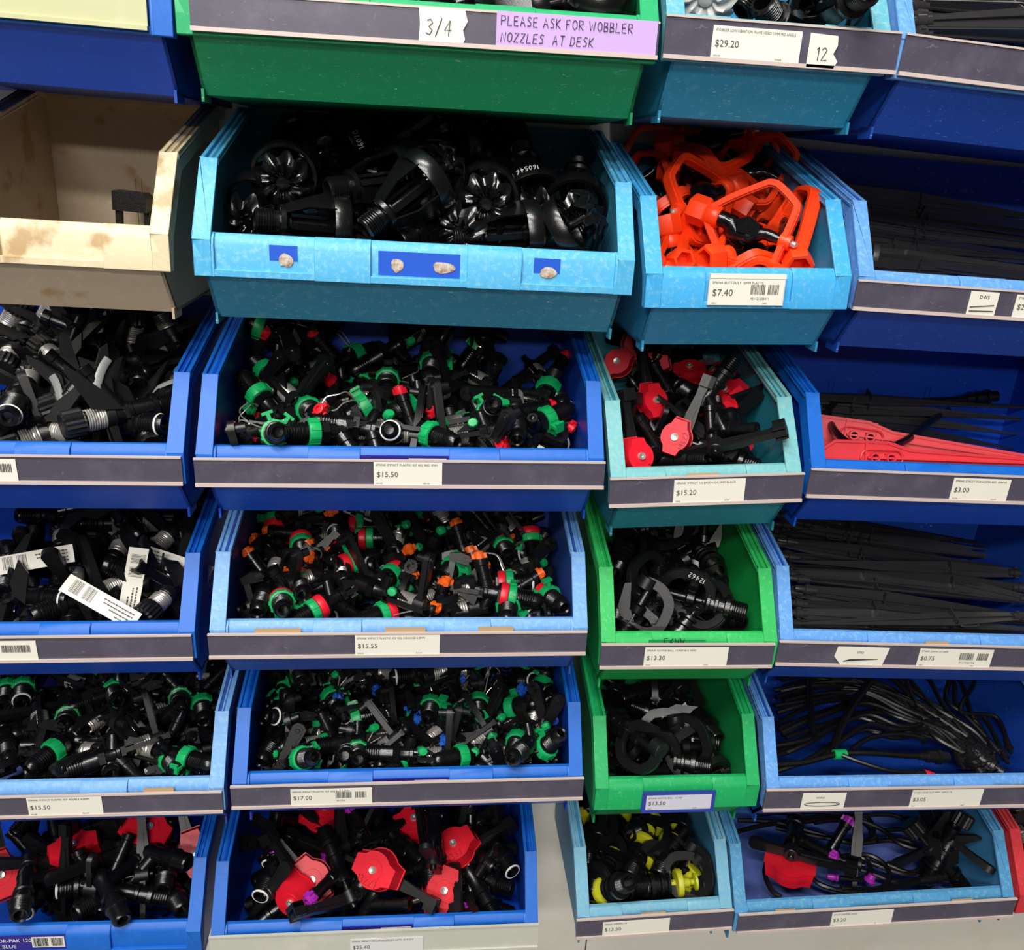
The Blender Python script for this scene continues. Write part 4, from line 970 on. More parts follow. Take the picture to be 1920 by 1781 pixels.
# third row middle: red tips
sprk('B3', [('c', 225, 440, -48, 25, 60), ('c', 290, 335, -45, 5, 100), ('c', 525, 165, 205, 5, 70), ('c', 735, 270, 198, 5, 90), ('c', 870, 350, 82, 30, 80), ('c', 955, 510, 24, 12, 100), ('c', 515, 600, 2, 15, 60), ('c', 345, 625, 200, 60, 30), ('c', 1070, 235, 80, 65, 20),
  ('c', 1280, 215, 52, 20, 90), ('c', 1340, 525, 240, 65, 60), ('bn', 1470, 640, 93, 5, 95, .008), ('c', 1590, 540, 205, 10, 200), ('c', 1060, 645, 150, 20, 60), ('c', 1635, 410, 260, 20, 90), ('c', 750, 480, 210, 30, 30), ('c', 490, 495, 145, 55, 90),
  ('t', 610, 370, 250, 10, 40), ('t', 340, 450, 200, -10, 20), ('t', 720, 420, 100, 10, 10), ('t', 1070, 505, 160, 0, 30), ('k', 1270, 415, 330, 10, -80), ('k', 1190, 545, 190, 10, -80), ('k', 295, 505, 20, 10, -90), ('t', 425, 125, 120, 10, 20), ('t', 1250, 155, 80, 10, 20), ('s', 1110, 400, 25, -15, 90), ('s', 330, 205, 20, -10, 90), ('sn', 1000, 170, 30, 10, 90), ('sn', 1550, 350, 170, 10, 90), ('cn', 1420, 610, 200, 0, 90), ('cn', 680, 600, 340, 10, 60)], 'g', 'r', 'red-tipped green-collared sprinkler')
fill('B3', [sprinkler(collar='', tip=None, knob=None, washer=False), sprinkler(collar='', tip='r', knob=None)], 'black impact sprinkler', sc=S12, seed=3)
# fourth row middle: red and green collars, orange tips
sprk('B4', [('c', 478, 272, 97, 8, 90), ('c', 668, 275, 280, 0, 60), ('c', 778, 232, 182, 5, 60), ('c', 928, 412, 36, 8, 100), ('b', 935, 580, 45, 25, 80), ('c', 450, 445, 100, 30, 60), ('c', 1475, 265, 117, 20, 60), ('c', 1690, 225, 99, 8, 90), ('c', 1488, 475, 182, 5, 90), ('c', 1510, 605, 85, 15, 60),
  ('c', 355, 545, 100, 60, 60), ('s', 725, 500, 30, -10, 100), ('s', 1265, 500, 170, -10, 80), ('t', 520, 160, 200, 5, 30), ('t', 850, 110, 160, 5, 20), ('t', 1120, 145, 120, 5, 20), ('t', 1000, 290, 260, 5, 30), ('t', 760, 385, 180, -5, 20), ('t', 515, 525, 200, 0, 30), ('t', 1140, 570, 20, 5, 20), ('t', 1500, 145, 140, 5, 20), ('t', 1690, 110, 200, 5, 20),
  ('k', 610, 110, 180, 5, -80), ('k', 470, 605, 0, 5, -80), ('k', 1325, 365, 40, 5, -80), ('k', 1705, 465, 120, 5, -80), ('c', 310, 160, 240, 30, 60), ('c', 935, 130, 80, 20, 30), ('c', 1085, 100, 300, 20, 60), ('s', 1400, 100, 80, 0, 90), ('s', 430, 65, 60, 0, 90), ('sn', 1600, 400, 200, 0, 90), ('sn', 330, 380, 80, 10, 90), ('sn', 1000, 600, 340, 0, 90), ('sn', 1330, 250, 200, 5, 90)], 'gr', 'o', 'orange-tipped red-and-green-collared sprinkler')
fill('B4', [sprinkler(collar='', tip=None, knob=None, washer=False), sprinkler(collar='', tip='o', knob=None)], 'black impact sprinkler', sc=S12, seed=4)
# fifth row middle: blue tips
sprk('B5', [('c', 280, 285, 40, 10, 200), ('c', 335, 365, 265, 60, 90), ('c', 555, 230, 120, 20, 60), ('c', 680, 360, 200, 20, 30), ('c', 1085, 270, 80, 20, 60), ('c', 1335, 270, 90, 10, 30), ('c', 1510, 280, 190, 40, 60), ('c', 1690, 180, 268, 8, 60), ('c', 420, 575, 200, 40, 60), ('c', 690, 575, 100, 65, 60), ('c', 1550, 470, 30, 20, 60), ('c', 1008, 140, 6, 3, 200), ('c', 1675, 540, 250, 30, 60),
  ('s', 845, 340, 110, -20, 110), ('s', 850, 505, 80, -10, 90), ('s', 1335, 470, 75, -15, 70), ('s', 1385, 160, 60, 0, 90), ('k', 370, 105, 0, 0, -80), ('k', 690, 225, 20, 0, -80), ('k', 1230, 260, 60, 0, -80), ('k', 695, 430, 180, 0, -80), ('k', 1145, 495, 200, 0, -80), ('k', 1785, 385, 300, 0, -80), ('k', 1740, 80, 180, 0, -80), ('t', 460, 450, 200, 0, 30), ('t', 1155, 190, 200, 0, 30), ('t', 1465, 90, 160, 0, 30), ('t', 805, 200, 120, 0, 20), ('t', 1140, 455, 40, 0, 20), ('t', 345, 140, 300, 0, 20),
  ('cn', 240, 480, 80, 10, 90), ('cn', 600, 500, 10, 10, 90), ('sn', 1500, 380, 30, 0, 90), ('sn', 1100, 560, 10, 0, 90), ('sn', 620, 150, 30, 0, 90), ('sn', 1700, 430, 80, 0, 90), ('cn', 1480, 590, 170, 10, 60), ('c', 1240, 600, 10, 20, 60)], 'g', 'b', 'blue-tipped green-collared sprinkler')
fill('B5', [sprinkler(collar='', tip=None, knob=None, washer=False), sprinkler(collar='', tip='b', knob=None)], 'black impact sprinkler', sc=S12, seed=5)
# fifth row left: no coloured tips
sprk('A5', [('c', 262, 180, 85, 15, 60), ('c', 550, 490, 60, 62, 60), ('c', 900, 290, 120, 30, 60), ('c', 440, 780, 36, 10, 60), ('c', 1430, 350, 80, 65, 20), ('c', 1570, 440, 97, 10, 60), ('c', 1500, 860, 165, 10, 200), ('c', 1300, 920, 120, 30, 60), ('s', 295, 550, 95, -20, 90), ('s', 840, 540, 200, -15, 90), ('s', 1050, 625, 310, -15, 90), ('s', 985, 300, 320, 0, 90), ('cn', 880, 860, 100, 50, 90), ('sn', 1300, 480, 200, 10, 90), ('sn', 150, 420, 30, 10, 90), ('cn', 650, 380, 60, 20, 90), ('sn', 1150, 250, 20, 0, 90), ('sn', 600, 230, 160, 0, 90), ('cn', 1650, 250, 80, 0, 90), ('c', 120, 220, 80, 10, 30), ('bn', 740, 960, 60, 30, 60), ('sn', 1100, 780, 20, 10, 90), ('cn', 60, 700, 100, 10, 90)], 'g', 'k', 'green-collared sprinkler')
fill('A5', [sprinkler(collar='', tip=None, knob=None, washer=False)], 'black impact sprinkler', sc=S12, seed=6, x0=.16)
# wobblers in the sky blue bin
RG, DF, TB = (0, 0, .08), (0, 0, .120), (0, 0, .01)
for (an, zx, zy, ang, tilt, roll, num, lf) in [(DF, 400, 355, 262, -38, 20, None, .012), (TB, 325, 490, 355, 8, 60, None, 0), (TB, 605, 390, 8, 8, 30, None, .01), (TB, 745, 535, 38, 22, 60, None, .005), (RG, 1085, 195, 8, 4, 40, None, .01), (DF, 1050, 290, 335, -25, 40, None, .0), (DF, 1190, 455, 265, -38, 50, None, .01), (RG, 1390, 545, 4, 6, 30, None, 0), (TB, 1562, 280, 267, 12, 30, None, .012), (DF, 1745, 462, 32, -14, 30, None, .012), (RG, 235, 420, 200, 30, 20, None, 0), (RG, 1395, 400, 285, 20, 0, '160546', .0), (RG, 630, 200, 205, 20, 0, '16070', 0), (RG, 1000, 120, 20, 10, 0, '16054', 0), (DF, 1080, 540, 205, -20, 10, None, -.01), (RG, 1250, 210, 80, 20, 60, None, 0), (TB, 880, 560, 20, 10, 30, None, -.02), (RG, 480, 200, 100, 40, 30, None, -.01)]:
    put('B2', wobbler(num=num), zx, zy, ang, tilt, roll, an, 'black wobbler sprinkler'+(' with white handwritten number' if num else ''), lf, pri=int(an in (DF, TB))+2*bool(num), yo=.03 if zx == 1745 else None)
fill('B2', [wobbler()], 'black wobbler sprinkler', dx=.085, dy=.08, depth=(.055,), seed=7)
for (zx, zy, ang, tilt, an) in [(480, -14, 20, 0, RG), (620, -10, 160, 10, RG), (760, -6, 20, 10, DF), (900, 0, 200, 0, RG), (1010, 2, 10, 0, RG), (1110, 6, 190, 0, TB), (1180, 4, 100, 0, RG)]:
    put('B1', wobbler(), zx, zy, ang, tilt, 40, an, 'black wobbler sprinkler', .012)
fill('B1', [wobbler()], 'black wobbler sprinkler', dx=.085, dy=.08, depth=(.045,), seed=17)
for (zx, zy, ang, tilt, an, df) in [(430, 20, 250, -48, DF, WHT), (1010, 55, 160, 25, RG, GLS), (760, 40, 300, 0, TB, WHT), (640, 30, 60, 10, TB, GLS)]:
    put('C1', wobbler(df, '345' if zx == 1010 else None), zx, zy, ang, tilt, 150, an, {430: 'wobbler with white fluted plate facing forward', 1010: 'wobbler with large black cage ring', 760: 'wobbler with white stem and black base', 640: 'dark wobbler between white parts'}[zx], .004)
# butterfly sprinklers
HB, PV = (0, 0, 0), (0, 0, .085)
for i, (an, zx, zy, ang, tilt, roll, fl, lf) in enumerate([(HB, 405, 985, -20, 2, 90, 0, .018), (HB, 560, 868, 192, 2, 90, 1, .010), (HB, 640, 660, 272, -10, 90, 0, .010), (HB, 880, 1225, 97, 0, 50, 0, 0), (HB, 250, 1060, 268, 0, 40, 0, -.004), (HB, 420, 640, 176, 0, 80, 0, 0), (HB, 690, 690, 15, 0, 80, 0, 0), (HB, 600, 950, 110, 20, 60, 1, -.01), (HB, 800, 930, 200, 10, 60, 0, -.012), (HB, 480, 1200, 8, 10, 40, 0, -.006), (HB, 400, 720, 60, 10, 80, 0, -.01), (HB, 260, 800, 250, 0, 60, 0, -.012), (HB, 690, 1180, 40, 10, 60, 0, -.012), (HB, 240, 700, 50, 0, 70, 0, -.01), (HB, 420, 1080, 200, 30, 50, 0, -.014)]):
    put('C2', butterfly(bool(fl)), zx, zy, ang, tilt, roll, an, 'orange butterfly sprinkler'+(' with barcode' if fl else ''), lf, (1.18,)*3, pri=int(i < 4))
fill('C2', [butterfly()], 'orange butterfly sprinkler', dx=.06, dy=.06, depth=(.035, .065), seed=8, x0=.05)
# big black impact sprinklers with silver springs
KB, SG, BG, CL = (0, 0, .110), (0, 0, .087), (0, 0, 0), (.036, .007, .075)
for (an, zx, zy, ang, tilt, roll, cl, lf) in [(KB, 640, 1050, 192, -8, -90, 1, .010), (BG, 100, 1000, 62, 18, 90, 1, .004), (SG, 415, 470, 145, -5, 90, 1, .004), (SG, 1120, 285, 85, -8, -80, 1, .004), (BG, 1345, 1085, 178, 8, 100, 0, -.004), (SG, 385, 100, 60, 0, 90, 1, 0), (SG, 80, 520, 240, -10, 90, 0, 0), (CL, 1430, 735, 100, 10, -90, 1, .004), (CL, 480, 790, 350, 0, -100, 1, .006), (BG, 1150, 720, 80, 30, 60, 0, -.004), (BG, 1240, 640, 200, 10, 90, 0, 0), (BG, 780, 560, 130, 20, 90, 0, -.004), (BG, 1440, 900, 160, 30, 60, 0, -.01), (SG, 800, 380, 20, 0, 90, 0, -.006), (BG, 300, 1080, 90, 20, 60, 0, -.012), (CL, 560, 190, 220, 0, 90, 1, .002), (BG, 900, 1100, 20, 10, 60, 0, -.02), (BG, 1350, 480, 170, 10, 60, 0, -.01), (SG, 1450, 180, 160, 0, 60, 0, -.01), (SG, 100, 180, 60, 0, 60, 1, 0)]:
    put('A3', big_black(bool(cl), wa=zx in (100, 1345)), zx, zy, ang, tilt, roll, an, 'large black sprinkler'+(' with grey blade' if cl else ''), lf, pri=int(zx in (640, 100, 415, 1120, 480, 1430, 560)))
fill('A3', [big_black(False)], 'large black impact sprinkler', dx=.075, dy=.07, depth=(.035,), seed=9, x0=.20)
FL = (.047, .016, .041)
def tag_thing():
    mb = MB(); n = 12; L_ = .088; V = []
    zz = lambda t: .0030*math.sin(t*6.5)
    for i in range(n+1):
        t = i/n; V += [(L_*(t-.5), -.0105, zz(t)), (L_*(t-.5), .0105, zz(t+.06))]
    m = len(V); V += [(x, y, z-.0004) for x, y, z in V]; Fc = []
    for i in range(n): a = 2*i; Fc += [(a, a+1, a+3, a+2), (m+a, m+a+2, m+a+3, m+a+1), (a, a+2, m+a+2, m+a), (a+1, m+a+1, m+a+3, a+3)]
    Fc += [(0, m, m+1, 1), (m-2, m-1, 2*m-1, 2*m-2)]; mb._add(V, Fc)
    pr = MB(); rg_ = random.Random(5); x = .010
    while x < .037:
        a = rg_.choice((.0004, .0007)); t = x/L_+.5
        if abs(x-.023) > .002: pr._add([(x, -.0085, zz(t)+.0004), (x+a, -.0085, zz(t)+.0004), (x+a, .0065, zz(t+.05)+.0004), (x, .0065, zz(t+.05)+.0004)], [(0, 1, 2, 3)])
        x += a+rg_.choice((.0005, .0008))
    for j, (y, x1) in enumerate(((-.006, -.004), (-.002, -.002), (.002, -.012), (.006, -.022))):
        q = -.038
        while q < x1:
            w2 = rg_.uniform(.0015, .004); t = q/L_+.5; pr._add([(q, y, zz(t+.02)+.0006), (q+w2, y, zz(t+.04)+.0006), (q+w2, y+.0014, zz(t+.04)+.0006), (q, y+.0014, zz(t+.02)+.0006)], [(0, 1, 2, 3)]); q += w2+.0008
    return {'parts': [('paper_strip', mb.mesh('paper_strip', PAPER), None, None), ('barcode_print', pr.mesh('barcode_print', INK), 'printed barcode and text', 0)], 'caps': [], 'len': 0, 'name': 'paper_tag', 'cat': 'paper tag'}
_tg = tag_thing()
for zx, zy, dx_, dy_, lf, what in [(300, 590, -.98, -.17, .034, 'curled paper barcode tag near left edge of fourth-row left bin'), (865, 955, -.87, .49, .040, 'paper barcode tag slanting down to the lip of fourth-row left bin'), (1135, 815, .18, .98, .030, 'upright paper barcode tag in fourth-row left bin'), (1500, 625, .95, -.3, .022, 'paper barcode tag by right wall of fourth-row left bin')]:
    P0, v = surf('A4', *zpt('A4', zx, zy), lift=lf); o_, _d = local_ray('A4', 0, 0)
    X_ = Vector((dx_, dy_*.35, dy_)).normalized(); Z_ = (-v-X_*(-v).dot(X_)).normalized(); Y_ = Z_.cross(X_)
    Mt = Matrix(((X_.x, Y_.x, Z_.x, P0.x), (X_.y, Y_.y, Z_.y, P0.y), (X_.z, Y_.z, Z_.z, P0.z), (0, 0, 0, 1)))
    ITEMS.setdefault('A4', []).append({'p': _tg, 'M': Mt, 'v': v, 'what': what, 'free': False, 'sc': (1, 1, 1), 'rank': 1, 'over': True, 'raw': 1})
for (an, zx, zy, ang, tilt, roll, fl, lf) in [(BG, 530, 945, 215, 10, 90, 0, 0), (BG, 1590, 285, 182, 5, 90, 0, 0), (SG, 1480, 430, 225, -5, 90, 0, 0), (SG, 210, 820, 85, -20, 90, 0, 0), (SG, 560, 400, 88, -10, 90, 0, 0), (SG, 950, 210, 70, 0, 90, 0, 0), (SG, 1040, 500, 60, -10, 90, 0, 0), (BG, 200, 230, 0, 10, 90, 0, 0), (BG, 60, 900, 80, 30, 90, 0, 0), (BG, 1200, 400, 90, 10, 90, 0, 0), (SG, 1400, 950, 200, 0, 90, 0, -.004), (BG, 700, 300, 40, 10, 90, 0, 0), (SG, 1450, 760, 30, 0, 90, 0, -.004), (BG, 300, 1040, 20, 10, 90, 0, 0), (BG, 1000, 1000, 100, 40, 90, 0, -.01)]:
    put('A4', big_black(False, bool(fl), wa=zx in (530, 1590)), zx, zy, ang, tilt, roll, an, 'large black sprinkler'+(' with paper flag' if fl else ''), lf, pri=fl*2)
fill('A4', [big_black(False)], 'large black impact sprinkler', dx=.075, dy=.07, depth=(.035,), seed=10, x0=.18)
# red capped sprinklers
CC = (0, -.025, .098)
MK = [('19622', 420, 525, 158, -62, 80, .008)]
for (an, zx, zy, ang, tilt, roll, mk_, lf) in [(CC, 230, 92, 178, -8, 90, None, .006), (CC, 135, 180, 128, -8, 90, None, .006), (CC, 300, 182, 100, -8, 90, '5', .004), (CC, 488, 205, 92, -8, 90, None, .004), (CC, 758, 215, 80, -8, 90, None, 0), (CC, 770, 300, 95, -8, 90, None, .012), (CC, 610, 385, 100, -8, 90, None, .008), (CC, 420, 525, 160, -8, 90, '19622', .010), (CC, 225, 592, 230, -8, 90, '1', .004), (CC, 322, 362, 190, -8, 90, '5', 0), (CC, 492, 285, 60, -8, 90, None, -.01), (CC, 705, 515, 60, -8, 90, None, -.012), (BA, 490, 345, 145, 30, 60, None, .006), (BA, 315, 510, 122, 12, 90, None, -.002), (BA, 790, 600, 95, 10, 90, None, 0), (BA, 275, 300, 95, 25, 90, None, 0), ((.078, 0, .09), 690, 590, -128, 0, -90, None, .004), (BA, 540, 590, 180, 30, 90, None, -.008), ((.078, 0, .09), 905, 480, -112, 0, -90, None, .016), (BA, 600, 250, 200, 10, 90, None, -.006)]:
    put('C3', capped(mark=mk_) if an == CC else (lambda p: (p['parts'].pop(2), p['parts'].pop(2), p)[-1])(capped()), zx, zy, ang, tilt, roll, an, 'red-capped sprinkler'+(' with handwriting' if mk_ else '') if an == CC else 'uncapped black sprinkler', lf, (-.98 if an == CC and zx > 450 else .98, .98, .98), pri=2*int(an == CC and lf > -.005), yo=.012 if zx == 905 else None, lean=70 if zx == 905 else 0)
def bare(w=1): p = capped(); return dict(p, parts=[q for q in p['parts'] if not q[0].startswith('cap') and (w or q[0] != 'washer')])
for k in ('C3',): fill(k, [bare(0)], 'uncapped black impact sprinkler', dx=.06, dy=.06, depth=(.035,), seed=11)
for (k, an, zx, zy, ang, tilt, roll, mk_, tip, lf) in [('A6', CC, 250, 188, 100, -8, 90, '1MB'.replace('M', '8'), None, .01), ('A6', CC, 500, 125, 60, -8, 90, None, None, .006), ('A6', CC, 668, 190, 20, -8, 90, None, None, -.006), ('A6', CC, 5, 275, 200, -8, 90, None, None, -.004), ('A6', BA, 92, 412, 55, 28, 90, None, None, .004), ('A6', BA, 200, 335, 10, 5, 90, None, None, 0), ('A6', BA, 575, 330, 80, 15, 90, None, PUR, .004), ('A6', (.07, 0, .09), 540, 165, 120, 0, -90, None, None, .006), ('A6', BA, 245, 410, 30, 20, 90, None, None, -.006), ('A6', (.07, 0, .09), 400, 400, 150, 0, 90, None, None, 0), ('A6', BA, 620, 390, 120, 20, 90, None, None, -.004), ('A6', (0, 0, .1), 100, 230, 80, 0, 90, None, None, 0), ('A6', BA, 340, 165, 180, 10, 90, None, None, 0), ('A6', BA, 60, 120, 60, 10, 90, None, None, 0), ('A6', BA, 480, 350, 200, 10, 60, None, None, -.01),
  ('B6', CC, 1058, 300, 80, -8, 90, None, PUR, .012), ('B6', CC, 1278, 372, 60, -8, 90, '13221', None, .024), ('B6', CC, 1562, 188, 120, -8, 90, '1331', None, .014), ('B6', CC, 1112, 52, 80, -8, 90, None, None, 0), ('B6', CC, 1428, 82, 100, -8, 90, None, None, .004), ('B6', CC, 1538, 330, 120, -8, 90, None, None, -.008), ('B6', CC, 985, 372, 60, -8, 90, None, None, -.006), ('B6', BA, 895, 355, 64, 5, 90, None, PUR, .004), ('B6', BA, 1768, 270, 124, 5, 90, None, None, 0), ('B6', BA, 862, 240, 92, 5, 90, None, None, 0), ('B6', (.075, 0, .09), 1010, 430, 305, 0, 90, None, PUR, .030), ('B6', (.075, 0, .09), 1632, 480, 12, 0, 90, None, PUR, .032), ('B6', (0, 0, .09), 1180, 190, 200, -10, 60, None, PUR, 0), ('B6', BA, 1690, 255, 140, 25, 60, None, None, 0), ('B6', (-.046, 0, .092), 1240, 150, 0, 0, 90, None, None, .004), ('B6', BA, 1390, 210, 150, 10, 90, None, None, 0), ('B6', BA, 1750, 330, 160, 10, 90, None, None, -.01), ('B6', BA, 1480, 330, 90, 10, 90, None, None, -.006)]:
    q = capped(k=1.3, mark=mk_, tip=tip) if an == CC else (lambda c_: dict(c_, parts=[p for p in c_['parts'] if not p[0].startswith('cap')]))(capped(tip=tip, wa=zx in (92, 200, 862, 895, 1768)))
    put(k, q, zx, zy, ang, tilt, roll, an, ('red-capped large sprinkler'+(' with handwriting' if mk_ else '')) if an == CC else ('black large sprinkler'+(' with purple tip' if tip else ' without cap')), lf, (1.12,)*3, pri=2*int(an == CC and lf > -.003)+int(lf > .02), yo={1010: -.012, 1632: -.012, 1278: -.004}.get(zx) if k == 'B6' else None, lean={1010: 62, 1632: 62, 1278: 40}.get(zx, 0) if k == 'B6' else 0)
fill('A6', [bare(0)], 'black large sprinkler', dx=.07, dy=.065, depth=(.035,), seed=12, x0=.22, sc=(1.1,)*3)
fill('B6', [bare(0)], 'black large sprinkler', dx=.07, dy=.065, depth=(.035,), seed=13, sc=(1.1,)*3)
# rotors
RM = (0, 0, .05)
for (an, zx, zy, ang, tilt, roll, num, lf) in [(BA, 605, 305, 132, 32, -70, None, .012), (RM, 370, 330, 215, 0, 70, None, .014), (BA, 712, 512, 140, 22, 90, None, .004), (RM, 545, 440, 165, 0, 60, '12462', .004), (RM, 500, 500, 80, 10, 60, None, -.004), (RM, 190, 400, 80, 0, 90, None, 0), (RM, 230, 220, 60, 0, 90, None, 0), (RM, 350, 470, 265, 0, 90, None, -.004), (RM, 470, 140, 130, 0, 90, None, 0), (BA, 510, 310, 20, 30, 90, None, 0), (RM, 640, 200, 60, 0, 90, None, -.006), (RM, 190, 500, 20, 0, 90, None, -.008), (RM, 330, 120, 10, 0, 60, None, 0), (RM, 650, 400, 290, 0, 60, None, -.01)]:
    put('C4', rotor(num=num), zx, zy, ang, tilt, roll, an, 'black rotor sprinkler'+(' with white handwriting' if num else ''), lf, (1.1,)*3, pri=int(lf > .003))
fill('C4', [rotor()], 'black rotor sprinkler', dx=.06, dy=.06, depth=(.035,), seed=14)
for (an, zx, zy, ang, tilt, roll, lf) in [((.03, .01, .05), 200, 430, 0, 0, 110, .012), (BA, 255, 385, 2, 0, 80, .006), (BA, 650, 370, 150, 10, 90, .006), (BA, 585, 470, 170, 10, 60, 0), (BA, 270, 495, 60, 40, 60, 0), (RM, 160, 240, 70, 0, 90, 0), (RM, 500, 250, 130, 0, -90, .004), (BA, 230, 220, 340, 5, 90, 0), (RM, 470, 110, 40, 0, 90, 0), (RM, 400, 300, 60, 0, 90, -.004), (RM, 470, 440, 100, 0, 60, -.006), (RM, 330, 150, 20, 0, 90, 0)]:
    put('C5', rotor(), zx, zy, ang, tilt, roll, an, 'black rotor sprinkler', lf, (1.1,)*3)
fill('C5', [rotor()], 'black rotor sprinkler', dx=.06, dy=.06, depth=(.03,), seed=15)
YN = (0, 0, .058)
for (an, zx, zy, ang, tilt, roll, yl, lf) in [(YN, 432, 215, 68, 0, 60, 1, .010), (YN, 545, 215, 68, 0, -100, 1, .008), (YN, 500, 300, 235, 20, 60, 1, 0), (YN, 195, 110, 260, 0, 90, 1, 0), (YN, 320, 270, 60, 30, 90, 1, -.004), (YN, 590, 375, 5, 0, 90, 1, .004), (YN, 275, 395, 200, 20, 90, 1, -.004), (YN, 480, 135, 20, 40, 90, 1, 0), (BA, 350, 400, 62, 5, 80, 1, .006), (BA, 420, 375, 0, 5, 90, 1, .006), (RM, 620, 340, 20, 0, 90, 0, .004), (RM, 240, 280, 80, 0, -90, 0, 0), (BA, 215, 320, 85, 0, 90, 0, 0), (RM, 590, 180, 70, 0, -90, 0, 0), (YN, 340, 90, 60, 0, 90, 1, -.004), (RM, 330, 150, 60, 0, 90, 0, 0), (YN, 655, 380, 60, 0, 90, 1, -.006)]:
    put('C6', rotor(bool(yl)), zx, zy, ang, tilt, roll, an, 'rotor sprinkler with yellow nozzle' if yl else 'plain black rotor sprinkler', lf, (1.1,)*3, pri=yl)
fill('C6', [rotor()], 'black rotor sprinkler', dx=.06, dy=.06, depth=(.03,), seed=16)
# stakes
def stk(k, rows, proto, what, an=(0, 0, 0), roll=80):
    for i, (zx, zy, ang, lf) in enumerate(rows): put(k, proto, zx, zy, ang, 0, roll+(0, 34, -28, 55, -12, 20, -45)[i % 7], an, what, lf)
SA, SB = stake(m=STK_M), stake(.375, .0078, STK_M, False, 'b')
rg = random.Random(5)
stk('D4', [(930, 100, -7, 0), (970, 172, -8, 0), (870, 175, -6, -.004), (940, 330, -6, .004), (900, 310, -5, 0), (970, 385, -7, 0), (930, 425, -5, .004), (930, 475, -4, 0), (860, 130, -7, -.006), (1000, 240, -7, -.004), (900, 225, -8, -.004), (910, 385, -8, -.004), (1030, 110, -9, -.004), (890, 60, -8, 0), (1150, 100, -10, -.006), (900, 520, -2, -.006), (950, 150, -9, -.008), (900, 280, -4, -.008), (1200, 160, -9, -.008), (900, 440, -2, -.008)], SA, 'black plastic stake pointing right', roll=90)
stk('D4', [(975, 258, -3, .006), (1100, 290, -5, .003), (905, 540, 2, .004), (1500, 130, -12, 0), (1450, 215, -12, 0)], SA, 'black plastic stake pointing left', an=(0, 0, .33), roll=80)
for it in ITEMS['D4'][-5:]: it['M'] = it['M'] @ T(0, 0, .33) @ R(180, 'X') @ T(0, 0, -.33)
stk('D2', [(1195, 880, -9, .0), (1240, 935, -9, 0), (1300, 985, -8, 0), (1275, 1015, -9, 0), (1285, 1062, -7, .0), (1245, 1105, -8, .0), (1200, 965, -9, -.004), (1190, 1030, -8, -.004), (1200, 900, -10, 0), (1260, 1000, -9, -.006), (1190, 1080, -8, -.006), (1230, 1140, -5, 0), (1200, 1170, -3, 0), (1270, 1130, -8, -.004), (1210, 1210, -4, 0), (1250, 1250, -3, 0), (1420, 1250, -3, 0), (1330, 1190, -6, 0)], SB, 'thin black stake', roll=70)
def disc():
    p = stake(.375, .0078, STK_M, False, 'b'); mb = MB(); mb.lathe([(.005, .060), (.016, .060), (.0165, .0625), (.0165, .0665), (.0145, .0665), (.013, .063), (.005, .063)], 20); me = once('disc', lambda: mb.mesh('round_flange', mat('dark_grey_plastic', '#3a3a3c', .4)))
    return dict(p, parts=p['parts']+[('round_flange', me, 'dark grey round flange', None)])
stk('D2', [(1500, 1200, -6, .004), (1680, 1235, -8, .004)], disc(), 'black stake with round flange', an=(0, 0, .063))
SC = stake(.375, .012, STK_M, False, 'c')
stk('D1', [(1400, 25, -3, 0), (1400, 45, -5, .004), (1400, 110, 2, 0), (1400, 148, -3, .002), (1420, 5, -4, .006), (1430, 80, -6, -.006), (1400, 95, -3, -.004)], SC, 'black stake', roll=75)
for i, (zx, zy, ang, lf) in enumerate([(1350, 600, -2, .012), (1265, 505, -8, .008)]): put('D3', rstake(), zx, zy, ang, 0, 90, (0, 0, .078), 'red flat stake with two round sockets', lf)
stk('D3', [(1040, 355, -8, .006), (1040, 380, -10, .010), (1050, 400, -11, .004), (1045, 430, -12, -.002), (1150, 365, -4, 0), (1300, 360, -5, 0), (1040, 330, -3, 0)], SC, 'black stake', roll=75)
# hoses laid over the heaps
def hs(k, zpts, what, r=.0033, end=None, tipm=None, dy=0):
    pts = []
    for p in zpts:
        q, _ = surf(k, *zpt(k, p[0], p[1]), lift=p[2] if len(p) > 2 else 0); pts.append(q)
    o = hose([q for q in pts], r, end=end, tipm=tipm); ITEMS.setdefault(k, []).append({'p': o, 'M': T(), 'v': Vector((0, 1, 0)), 'what': what, 'free': False, 'sc': (1, 1, 1), 'c': pts[len(pts)//2], 'rank': 1, 'over': True})
hs('D3', [(1010, 330, .012), (1100, 345, .012), (1070, 400, .016), (1100, 480, .018), (1180, 545, .020), (1280, 560, .018), (1400, 525, .016), (1500, 450, .014), (1560, 410, .010), (1600, 385, .010)], 'black hose curled over the red stakes', .0045)
hs('D3', [(1040, 375, .016), (1200, 348, .016), (1400, 350, .016), (1600, 345, .016), (1735, 335, .016)], 'black hose ending in a tee connector', .0038, 'big')
rg = random.Random(21)
for i in range(26):
    y0 = 70+rg.uniform(0, 390); x0 = 845+rg.uniform(0, 60)
    hs('D5', [(x0, y0+rg.uniform(20, 80), rg.uniform(-.004, .010)), (x0+150, y0, rg.uniform(0, .016)), (x0+350, y0*.55+60+rg.uniform(-20, 20), rg.uniform(0, .02)), (x0+520, y0*.5+130, rg.uniform(0, .016)), (1520+rg.uniform(0, 100), 290+rg.uniform(-20, 80), rg.uniform(0, .01)), (1640+rg.uniform(0, 120), 400+rg.uniform(0, 60), 0)], 'black hose running to the right', .0037, 'big' if i % 3 == 0 else 'small')
